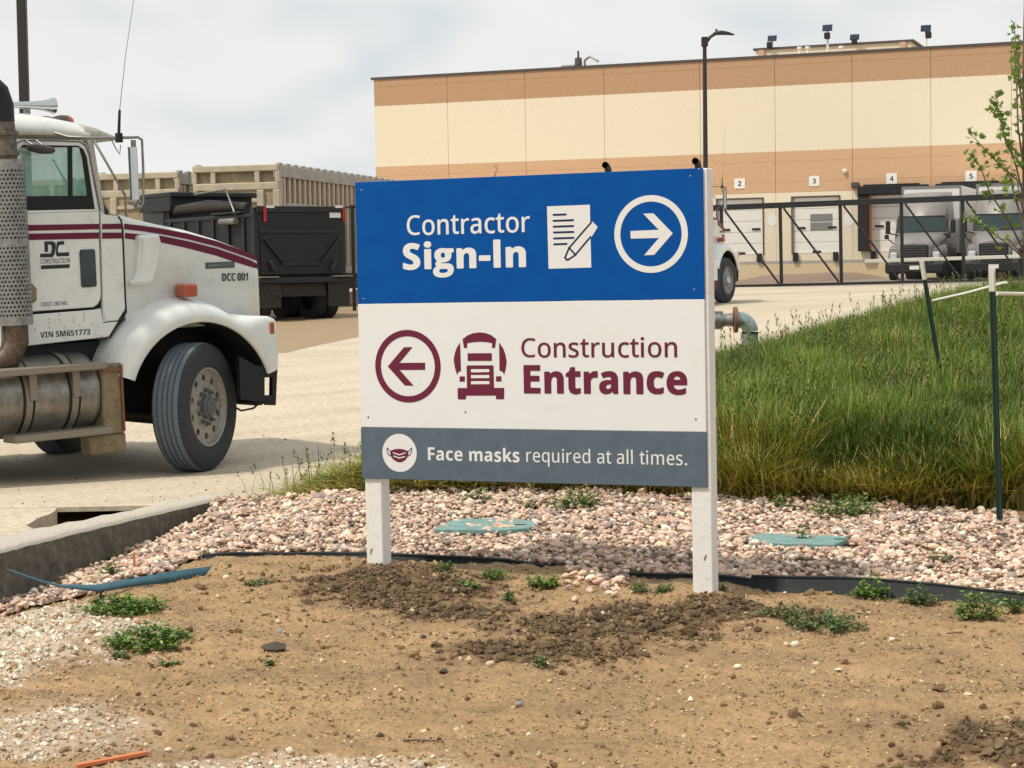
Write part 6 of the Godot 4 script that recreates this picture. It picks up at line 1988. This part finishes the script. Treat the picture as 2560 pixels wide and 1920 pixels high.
func build_grass():
	var holder := Node3D.new()
	var meshes := [tuft(1, 13, 0.10, 0.0075, 0.3), tuft(2, 9, 0.12, 0.012, 0.6), tuft(3, 14, 0.09, 0.0085, 0.2)]
	var dry := tuft(9, 12, 0.12, 0.008, 0.7)
	var greens := [lin("5c7228"), lin("4c6224"), lin("6c8232"), lin("40551e"), lin("86963e"), lin("546a2a")]
	var yel := [lin("b0a24a"), lin("c0ae5c"), lin("97963c"), lin("a88f50"), lin("d0bf80")]
	var xf := [[], [], []]
	var cc := [[], [], []]
	var xd := []
	var cd := []
	var n := 0
	var tries := 0
	while n < 30000 and tries < 500000:
		tries += 1
		var d := 11.2 + 17.0 * pow(rng.randf(), 1.5)
		var x := rng.randf_range(-2.0, 8.2)
		if absf(x) > d * 0.29 + 0.1: continue
		var s := x - tab(BOUND, d)
		if s < 0.02: continue
		var fe := d - tab(BACK, x)
		if fe < -0.03: continue
		# thinner and shorter by the drive
		var side := smoothstep(0.0, 1.6, s)
		if rng.randf() > 0.25 + 0.75 * side: continue
		var big := nz.get_noise_2d(x * 0.8 + 4.0, d * 0.8)
		var h := lerpf(0.14, 0.47, smoothstep(0.0, 1.9, s)) * (1.0 + 0.25 * big) * rng.randf_range(0.7, 1.15)
		h *= lerpf(0.5, 1.0, smoothstep(-0.1, 0.7, fe + 0.25 * big))
		if x < 0.9: h *= lerpf(0.62, 1.0, smoothstep(-0.6, 0.9, x))
		var y := gh(x, d) - 0.01
		var bs := Basis(Vector3.UP, rng.randf() * TAU) * Basis(Vector3.RIGHT, rng.randfn(0.0, 0.08))
		bs = bs.scaled_local(Vector3(1.0, h, 1.0) * 1.0)
		var tr := Transform3D(bs, Vector3(x, y, -d))
		var yl := clampf(0.95 - fe * 1.25 + 0.4 * big, 0.05, 0.95) * 0.85
		if rng.randf() < yl:
			xd.append(tr)
			cd.append(yel[rng.randi() % 5] * rng.randf_range(0.8, 1.15))
		else:
			var k := rng.randi() % 3
			xf[k].append(tr)
			var c: Color = greens[rng.randi() % greens.size()]
			cc[k].append(c.lerp(lin("88963c"), clampf(big + 0.1, 0.0, 0.6) * 0.6) * rng.randf_range(0.75, 1.2) * (1.0 + 0.55 * big))
		n += 1
	var names_ := ["tall green grass growing on the verge behind the gravel", "green grass leaning over on the verge", "upright green grass on the verge"]
	for k in 3:
		var o := many("grass", meshes[k], M.leafy, xf[k], cc[k], self)
		o.set_meta("label", names_[k])
		o.set_meta("category", "grass")
	var o2 := many("dry_grass", dry, M.leafy, xd, cd, self)
	o2.set_meta("label", "dry yellow grass along the back of the gravel")
	o2.set_meta("category", "grass")
	# seed stalks standing above the rest
	var sm := MB.new()
	sm.sm(0)
	blade(sm, Vector3.ZERO, 0.0, 1.0, 0.12, 0.0035)
	blade(sm, Vector3(0, 0.0, 0), 1.6, 0.97, 0.10, 0.003)
	for k in 7:
		blade(sm, Vector3(0.085 + 0.002 * k, 0.78 + 0.026 * k, 0), k * 2.4, 0.06, 0.8, 0.006)
	var sme := sm.done()
	var xs := []
	var cs := []
	tries = 0
	while xs.size() < 900 and tries < 30000:
		tries += 1
		var d := rng.randf_range(11.6, 24.0)
		var x := rng.randf_range(-1.8, 7.0)
		if absf(x) > d * 0.29: continue
		var s := x - tab(BOUND, d)
		if s < 0.02 or d < tab(BACK, x): continue
		if s > 1.0 and rng.randf() < 0.55: continue
		var h := lerpf(0.28, 0.58, smoothstep(0.0, 1.5, s)) * rng.randf_range(0.6, 1.15)
		xs.append(Transform3D(Basis(Vector3.UP, rng.randf() * TAU).scaled_local(Vector3(1, h, 1)), Vector3(x, gh(x, d) - 0.01, -d)))
		cs.append([lin("6d7434"), lin("7d7a3c"), lin("57652a")][rng.randi() % 3] * rng.randf_range(0.8, 1.1))
	var o3 := many("grass_stalks", sme, M.leafy, xs, cs, self)
	o3.set_meta("label", "thin grass stalks with seed heads above the verge")
	o3.set_meta("category", "grass")
	holder.free()

# ---------------------------------------------------------------- young trees
func leaf_mesh(sd: int) -> ArrayMesh:
	var r := RandomNumberGenerator.new()
	r.seed = sd
	var mb := MB.new()
	var pts := [[0, 0.0], [-0.28, 0.12], [-0.62, 0.05], [-0.45, 0.35], [-0.95, 0.55], [-0.5, 0.72], [-0.55, 1.05], [-0.2, 0.9], [0, 1.45], [0.2, 0.9], [0.55, 1.05], [0.5, 0.72], [0.95, 0.55], [0.45, 0.35], [0.62, 0.05], [0.28, 0.12]]
	var c := Vector3(0, 0.5, -0.12)
	var q := []
	for p in pts: q.append(Vector3(p[0] * r.randf_range(0.85, 1.1), p[1], absf(p[0]) * r.randf_range(0.15, 0.45) - p[1] * p[1] * 0.12))
	for i in q.size(): mb.t(c, q[i], q[(i + 1) % q.size()], Vector3(0, 0, 1))
	return mb.done()

func build_tree():
	var d := 12.5
	var base := at_depth(2568, 900, d)
	var gy := gh(base.x, d)
	var o := Vector3(base.x, gy, -d)
	var t := thing("young_tree", "young staked tree with thin branches and bright green lobed leaves", "tree", o)
	var P := func(px: float, py: float, dz := 0.0) -> Vector3:
		var p := at_depth(px, py, d) - o
		return p + Vector3(0, 0, dz)
	part("trunk", MB.new().tube([Vector3(0, -0.1, 0), P.call(2570, 800), P.call(2566, 600), P.call(2562, 400), P.call(2560, 150), P.call(2566, -150)], [0.03, 0.026, 0.022, 0.017, 0.011, 0.006], 10), M.bark, t)
	var leaves := [leaf_mesh(1), leaf_mesh(2), leaf_mesh(3)]
	var lm := [M.leaf_a, M.leaf_b, M.leaf_c, M.leaf_a]
	var br := [
		[[2565, 520, 0], [2535, 420, 0.06], [2503, 345, 0.1], [2484, 280, 0.12], [2478, 238, 0.12]],
		[[2566, 590, 0], [2525, 430, -0.05], [2484, 385, -0.1], [2455, 350, -0.12], [2436, 328, -0.14]],
		[[2562, 440, 0], [2541, 320, 0.04], [2533, 210, 0.08], [2524, 105, 0.1]],
		[[2561, 330, 0], [2552, 190, -0.05], [2548, 90, -0.1], [2545, 50, -0.1]],
		[[2566, 640, 0], [2515, 560, 0.1], [2455, 480, 0.18], [2432, 420, 0.2], [2400, 388, 0.22]],
		[[2566, 650, 0], [2520, 600, -0.12], [2470, 560, -0.2], [2440, 535, -0.24]],
		[[2563, 430, 0], [2530, 360, -0.14], [2520, 290, -0.2], [2500, 240, -0.24]],
		[[2566, 560, 0], [2545, 470, 0.15], [2500, 440, 0.25], [2470, 400, 0.28]],
		[[2562, 380, 0], [2548, 300, 0.2], [2520, 200, 0.3], [2515, 150, 0.3]],
		[[2566, 620, 0], [2540, 540, 0.2], [2520, 500, 0.3], [2505, 440, 0.34]],
		[[2566, 700, 0], [2545, 640, 0.1], [2510, 600, 0.14], [2480, 600, 0.2]],
		[[2562, 300, 0], [2585, 180, 0], [2610, 80, 0]], [[2564, 450, 0], [2620, 340, 0.1], [2660, 250, 0.1]], [[2566, 560, 0], [2630, 470, -0.1], [2690, 400, -0.1]], [[2566, 620, 0], [2620, 560, 0.2], [2680, 520, 0.3]]]
	var count := 0
	for b in br:
		var pts := []
		for e in b: pts.append(P.call(e[0], e[1], e[2]))
		var rad := []
		for i in pts.size(): rad.append(lerpf(0.0075, 0.0018, float(i) / (pts.size() - 1)))
		var bo := part("branch", MB.new().tube(pts, rad, 6), M.bark, t)
		var cur := Curve3D.new()
		for p in pts: cur.add_point(p)
		var L := cur.get_baked_length()
		var s := L * 0.28
		while s < L and count < 295:
			s += rng.randf_range(0.014, 0.04)
			var p := cur.sample_baked(minf(s, L))
			for k in (1 if rng.randf() < 0.4 else 3):
				var lf := part("leaf", leaves[rng.randi() % 3], lm[rng.randi() % 4], bo)
				var sz := rng.randf_range(0.02, 0.038)
				var off := Vector3(rng.randfn(0, 0.022), rng.randfn(0, 0.018), rng.randfn(0, 0.022))
				lf.transform = Transform3D(Basis.from_euler(Vector3(rng.randf_range(-1.2, 0.9), rng.randf() * TAU, rng.randf_range(-1.0, 1.0))) * Basis(Vector3.RIGHT, -1.0), p + off).scaled_local(Vector3.ONE * sz)
				count += 1
	# a sapling whose tip shows above the sign
	var dd := 13.4
	var sb := at_depth(1233, 1150, dd)
	var so := Vector3(sb.x, gh(sb.x, dd), -dd)
	var t2 := thing("sapling", "thin sapling whose leafy tip pokes up above the sign", "tree", so)
	var tip := at_depth(1246, 414, dd) - so
	var mid := at_depth(1225, 470, dd) - so
	var st := part("trunk", MB.new().tube([Vector3(0, -0.05, 0), mid * 0.5, mid, tip], [0.012, 0.009, 0.006, 0.002], 6), M.bark, t2)
	for k in 26:
		var f := rng.randf()
		var lf := part("leaf", leaves[k % 3], lm[k % 4], t2)
		lf.transform = Transform3D(Basis.from_euler(Vector3(rng.randf_range(-1, 1), rng.randf() * TAU, rng.randf_range(-1, 1))), (mid * 0.6).lerp(tip, f) + Vector3(rng.randfn(0, 0.02), rng.randfn(0, 0.02), rng.randfn(0, 0.03))).scaled_local(Vector3.ONE * rng.randf_range(0.010, 0.018))

# ---------------------------------------------------------------- weeds, edging, lids and litter
func weed_mesh(w: float, h: float, n: int, sd: int, style: int) -> ArrayMesh:
	var r := RandomNumberGenerator.new()
	r.seed = sd
	var mb := MB.new()
	var gs := [lin("567a2c"), lin("4a6a2a"), lin("6f8f3c"), lin("93a852"), lin("425f28")]
	if style == 1: gs = [lin("5e7440"), lin("6f8552"), lin("4c6338"), lin("7c8e5c"), lin("455a34")]
	var stems := maxi(3, n / 14)
	var tips := []
	for i in stems:
		var a := r.randf() * TAU
		var q := sqrt(r.randf())
		tips.append([Vector3(cos(a) * q * w * 0.5, h * (1.0 - 0.6 * q * q) * r.randf_range(0.3, 1.1), sin(a) * q * w * 0.38), Vector3(cos(a) * q * w * 0.22, 0, sin(a) * q * w * 0.2)])
	for i in stems:
		mb.st.set_color(gs[4])
		var tp: Vector3 = tips[i][0]
		var bs_: Vector3 = tips[i][1]
		mb.t(bs_ - Vector3(0.0015, 0, 0), bs_ + Vector3(0.0015, 0, 0), tp, Vector3(0, 0, 1))
	for i in n:
		var e: Array = tips[r.randi() % stems]
		var f := sqrt(r.randf())
		var p: Vector3 = (e[1] as Vector3).lerp(e[0], f) + Vector3(r.randfn(0, 0.008), r.randfn(0, 0.005), r.randfn(0, 0.008))
		p.y = maxf(p.y, 0.002)
		var l := r.randf_range(0.012, 0.026) * (1.15 if style == 1 else 1.0)
		var yaw := r.randf() * TAU
		var dr := Vector3(cos(yaw), r.randf_range(-0.3, 0.8), sin(yaw)).normalized()
		var sd_ := dr.cross(Vector3.UP).normalized() * l * (0.34 if style == 0 else 0.24)
		mb.st.set_color(gs[r.randi() % 5] * r.randf_range(0.8, 1.2))
		var m := p + dr * l * 0.5 + Vector3(0, l * 0.12, 0)
		var tp2 := p + dr * l
		mb.t(p, m + sd_, tp2, Vector3.UP)
		mb.t(p, tp2, m - sd_, Vector3.UP)
		if style == 0 and r.randf() < 0.6:
			mb.t(p + dr * l * 0.3, p + dr * l * 0.55 + sd_ * 2.2, tp2, Vector3.UP)
	return mb.done()

func weed(px: float, py: float, wpx: float, hpx: float, style: int, label: String, group: String, dens := 1.0):
	var p := on_ground(px, py)
	var sc := -p.z / PXF
	var w := wpx * sc
	var h := hpx * sc
	var n := clampi(int(9000.0 * w * maxf(w, h) * dens) + 50, 60, 1300)
	var me := weed_mesh(w, h, n, int(px * 7 + py), style)
	top("weed", me, M.leafy, label, "weed", group, p + Vector3(0, micro(p.x, -p.z) - 0.004, 0))

func strip(pts: Array, hts: Array, th: float) -> MB:
	# upright strip along ground points, hts above them
	var mb := MB.new()
	var rings := []
	for i in pts.size():
		var d: Vector3 = (pts[mini(i + 1, pts.size() - 1)] - pts[maxi(i - 1, 0)])
		var n := Vector3(d.z, 0, -d.x).normalized() * th * 0.5
		var p: Vector3 = pts[i]
		var q: Vector3 = p + Vector3(0, hts[i], 0)
		rings.append([p - n + Vector3(0, -0.12, 0), q - n, q - n * 2.4 + Vector3(0, 0.003, 0), q + Vector3(0, 0.010, 0), q + n * 2.4 + Vector3(0, 0.003, 0), q + n, p + n + Vector3(0, -0.12, 0)])
	return mb.loft(rings, true, true, 4)

func build_small_things():
	scatter_on_dirt(get_node("ground"))
	# black edging along the front of the gravel
	var run: Array = RUN_A
	var hs := [0.005, 0.012, 0.006, 0.014, 0.016, 0.018, 0.018, 0.022, 0.016, 0.004, 0.004, 0.018, 0.026, 0.04, 0.042]
	var pts := []
	var hh := []
	for i in run.size() - 1:
		for k in 4:
			pts.append(on_ground(lerpf(run[i][0], run[i + 1][0], k / 4.0), lerpf(run[i][1], run[i + 1][1], k / 4.0)))
			hh.append(lerpf(hs[i], hs[i + 1], k / 4.0) + 0.003 * nz.get_noise_1d(i * 4.0 + k))
	pts.append(on_ground(1892, 1475))
	hh.append(0.042)
	top("landscape_edging", strip(pts, hh, 0.005), M.edging, "black plastic edging half buried between gravel and dirt under the sign", "edging")
	pts = []
	hh = []
	run = RUN_B
	hs = [0.06, 0.066, 0.07, 0.072, 0.066, 0.06, 0.058, 0.055]
	for i in run.size():
		pts.append(on_ground(run[i][0], run[i][1]))
		hh.append(hs[i])
	top("landscape_edging", strip(pts, hh, 0.005), M.edging, "black plastic edging standing tall with a lapped joint beside the sign post", "edging")
	pts = []
	hh = []
	for e in [[578, 1268], [640, 1262], [700, 1262], [770, 1264], [840, 1262], [885, 1257]]:
		pts.append(on_ground(e[0], e[1]))
		hh.append(0.03)
	top("landscape_edging", strip(pts, hh, 0.005), M.edging, "black edging strip at the back of the gravel by the curb's end", "edging")
	# loose teal strip, sprung up at one end
	var tp := [[15, 1420], [55, 1434], [95, 1448], [150, 1461], [240, 1462], [330, 1446], [430, 1428], [530, 1415]]
	var bt := [[20, 1425], [58, 1440], [99, 1454], [158, 1470], [252, 1480], [332, 1467], [422, 1457], [507, 1449]]
	var rings := []
	for i in tp.size():
		var dep = [8.75, 8.78, 8.8, 8.84, 8.9, 8.98, 9.06, 9.14][i]
		var a := at_depth(tp[i][0], tp[i][1], dep + 0.015)
		var b := at_depth(bt[i][0], bt[i][1], dep - 0.01)
		var n := Vector3(0, 0.001, 0.0022)
		rings.append([a + n, a - n, b - n, b + n])
	top("edging_strip", MB.new().loft(rings, true, true, 4), M.teal_strip, "loose bent teal metal strip sprung from the ground near the curb", "metal strip")
	var sk := on_ground(252, 1505)
	top("strip_pin", MB.new().tube([sk + Vector3(0.004, -0.02, 0), sk + Vector3(0.0, 0.04, 0), at_depth(258, 1476, -sk.z - 0.01)], 0.006, 6), M.black, "short dark pin under the loose teal strip", "pin")
	# orange lath stakes
	var la := on_ground(339, 1446)
	var lb := at_depth(334, 1382, -la.z)
	top("lath_stake", MB.new().bar(la - Vector3(0, 0.03, 0), lb, 0.019, 0.008, 0.001, Vector3.RIGHT), M.lath, "short orange-brown lath stake upright in the gravel by the teal strip", "stake")
	var lc := on_ground(368, 1897)
	var ld := on_ground(190, 1928)
	top("lath_stake", MB.new().bar(lc + Vector3(0, 0.02, 0), ld + Vector3(0, 0.016, 0), 0.022, 0.012, 0.001), M.lath, "broken orange-brown lath lying flat on the bare dirt", "stake")
	# valve box lids
	for e in [[[[1086, 1322], [1120, 1303], [1150, 1296], [1305, 1297], [1338, 1306], [1341, 1310], [1322, 1319], [1270, 1323]], "teal valve box lid in the gravel behind the gap between the sign posts", [1200, 1310]], [[[1862, 1347], [1880, 1337], [1900, 1333], [2080, 1338], [2118, 1342], [2120, 1346], [2085, 1360], [1960, 1357], [1880, 1352]], "teal valve box lid with a weed growing over it beside the sign post", [2000, 1346]]]:
		var c := on_ground(e[2][0], e[2][1])
		var y := c.y + 0.034
		var poly := PackedVector2Array()
		for q in e[0]:
			var p := on_plane(q[0], q[1], Vector3(0, y, 0), Vector3.UP)
			poly.append(Vector2(p.x - c.x, -(p.z - c.z)))
		var t := thing("valve_box_lid", e[1], "lid", Vector3(c.x, y, c.z), 0.0, "teal valve box lids")
		var lid := part("lid", MB.new().prism(poly, Vector3(0, -0.03, 0), Vector3.RIGHT, Vector3(0, 0, -1), Vector3(0, 0.03, 0), 0.005), M.lid, t)
		part("rim", MB.new().prism(poly, Vector3(0, -0.16, 0), Vector3(1.04, 0, 0), Vector3(0, 0, -1.04), Vector3(0, 0.129, 0)), M.edging, t)
		var hp := on_plane(e[2][0] + 100, e[2][1] + 2, Vector3(0, y, 0), Vector3.UP) - Vector3(c.x, y, c.z)
		part("finger_slot", MB.new().bx(hp + Vector3(-0.03, 0.0005, -0.008), hp + Vector3(0.03, 0.003, 0.008)), M.edging, t)
	# weeds
	var g1 := "weeds growing through the gravel"
	var g2 := "weeds on the bare dirt along the edging"
	for e in [[1195, 1262, 80, 50, "weed clump at the gravel's back edge behind a teal lid"], [1140, 1290, 34, 26, "tiny weed beside the teal lid between the posts"], [1318, 1272, 60, 40, "small weed behind the corner of the teal lid between the posts"], [1440, 1278, 140, 62, "wide weed clump in the gravel between the sign posts"], [1612, 1268, 44, 22, "tiny flat weed in gravel between a wide weed clump and a post"], [1682, 1274, 56, 32, "small weed in the gravel close behind a sign post"], [1955, 1275, 56, 50, "dark weed clump next to the broad bushy weed"], [1838, 1282, 66, 30, "low weed in the gravel beside a post's shaded face"], [640, 1300, 28, 18, "tiny weed in the gravel near the curb's end"], [2345, 1420, 50, 46, "thin weed in gravel just behind the tall black edging"]]:
		weed(e[0], e[1], e[2], e[3], 0, e[4], g1, 0.8)
	weed(2110, 1296, 205, 74, 0, "broad bushy green weed at the back of the gravel before the grass", g1)
	weed(2225, 1252, 36, 62, 0, "tall narrow weed stem at the gravel's back edge", g1)
	weed(2006, 1366, 44, 62, 0, "upright weed sprig growing over the teal lid", g1)
	weed(275, 1458, 66, 60, 0, "leafy weed standing behind the loose teal strip", g1, 1.3)
	weed(276, 1398, 34, 26, 0, "tiny weed at the foot of the concrete curb", g1)
	weed(300, 1532, 250, 52, 0, "wide dark weed mat beneath the loose teal strip", g2, 1.0)
	weed(375, 1608, 250, 72, 0, "largest weed mat spreading between pale gravel and dirt", g2, 1.0)
	weed(300, 1640, 50, 30, 1, "small pale weed at the edge of the white gravel", g2)
	for e in [[1113, 1432, 84, 32, 1, "grey-green weed between dug soil and low edging"], [1165, 1478, 64, 36, 0, "bright small weed beside the dug soil round a post"], [1242, 1440, 96, 34, 0, "dark weed clump hugging the low edging between posts"], [1360, 1462, 112, 40, 0, "bushy weed before the low edging between posts"], [1262, 1490, 56, 34, 1, "pale sprig on dirt before the weed clumps between posts"], [640, 1468, 64, 22, 1, "low grey-green weed near the end of the teal strip"], [1630, 1482, 110, 30, 1, "grey-green weed between spilled stones and a sign post"], [1350, 1676, 50, 30, 1, "lone weed in the middle of the bare dirt"], [1955, 1545, 120, 34, 1, "loose weed below the lapped joint of the tall edging"], [2065, 1572, 210, 44, 1, "long straggling grey-green weed mat before the tall edging"], [1790, 1475, 64, 26, 1, "small weed at the foot of a sign post"], [675, 1665, 20, 18, 1, "tiny weed below the dark flat slab"], [425, 1656, 50, 12, 1, "tiny flat weed below the largest weed mat"]]:
		weed(e[0], e[1], e[2], e[3], e[4], e[5], g2, 0.7)
	weed(2180, 1498, 115, 66, 0, "weed clump hanging over the tall black edging", g2)
	weed(2305, 1508, 110, 66, 1, "grassy weed against the tall black edging", g2)
	weed(2445, 1545, 130, 92, 0, "tallest leafy weed against the tall black edging", g2, 1.2)
	weed(2540, 1530, 60, 60, 0, "weed at the far end of the tall black edging", g2)
	# loose stones
	var greys := [mat("8d918c", 0.9), mat("4d463d", 0.9), mat("cdb694", 0.9), mat("ddd2bd", 0.9), mat("a58c69", 0.9)]
	var sm := [stone_mesh(51, 0.8, true), stone_mesh(52, 0.32, true), stone_mesh(53, 0.65)]
	for e in [[699, 1572, 26, 0, 0, "grey angular stone on the bare dirt"], [688, 1630, 80, 1, 1, "dark flat stone slab lying on the dirt"], [1058, 1603, 24, 1, 1, ""], [1100, 1637, 34, 1, 1, ""], [1108, 1680, 32, 1, 1, ""], [1172, 1652, 22, 2, 0, ""], [1226, 1656, 30, 2, 2, ""], [1298, 1780, 26, 0, 2, "smooth grey stone on the bare dirt"], [1322, 1829, 18, 3, 2, ""], [1965, 1614, 24, 2, 2, ""], [1988, 1612, 30, 3, 2, ""], [1844, 1680, 24, 3, 2, ""], [1728, 1752, 26, 3, 0, ""], [2096, 1669, 24, 3, 1, ""], [2040, 1645, 26, 2, 2, ""], [2230, 1604, 20, 3, 2, ""], [1925, 1805, 18, 1, 2, ""], [420, 1868, 22, 3, 2, ""], [2420, 1745, 28, 2, 1, ""], [950, 1836, 24, 1, 2, ""], [565, 1455, 24, 3, 2, ""], [1520, 1487, 30, 3, 1, ""]]:
		var p := on_ground(e[0], e[1])
		var s: float = e[2] * 0.5 * -p.z / PXF
		var lb2: String = e[5] if e[5] != "" else ["", "dark earthy stone lying on the bare dirt", "tan stone lying on the bare dirt", "pale stone lying on the bare dirt", ""][e[3]]
		var o := top("loose_stone", sm[e[4]], greys[e[3]], lb2, "stone", "loose stones on the dirt", p + Vector3(0, micro(p.x, -p.z) + s * 0.3, 0))
		o.basis = Basis(Vector3.UP, rng.randf() * TAU).scaled_local(Vector3.ONE * s)
	# twigs
	for e in [[[1008, 1853], [1050, 1850], [1108, 1852], "long thin grey twig on the bare dirt"], [[2368, 1571], [2388, 1572], [2407, 1573], "short pale twig on the dirt before the tallest weed"], [[1120, 1240], [0, 0], [0, 0], ""]]:
		if e[3] == "": continue
		var pp := []
		for k in 3:
			var p := on_ground(e[k][0], e[k][1])
			pp.append(p + Vector3(0, micro(p.x, -p.z) + 0.006, 0))
		top("twig", MB.new().tube(pp, 0.004, 5), M.bark, e[3], "twig", "twigs on the dirt")
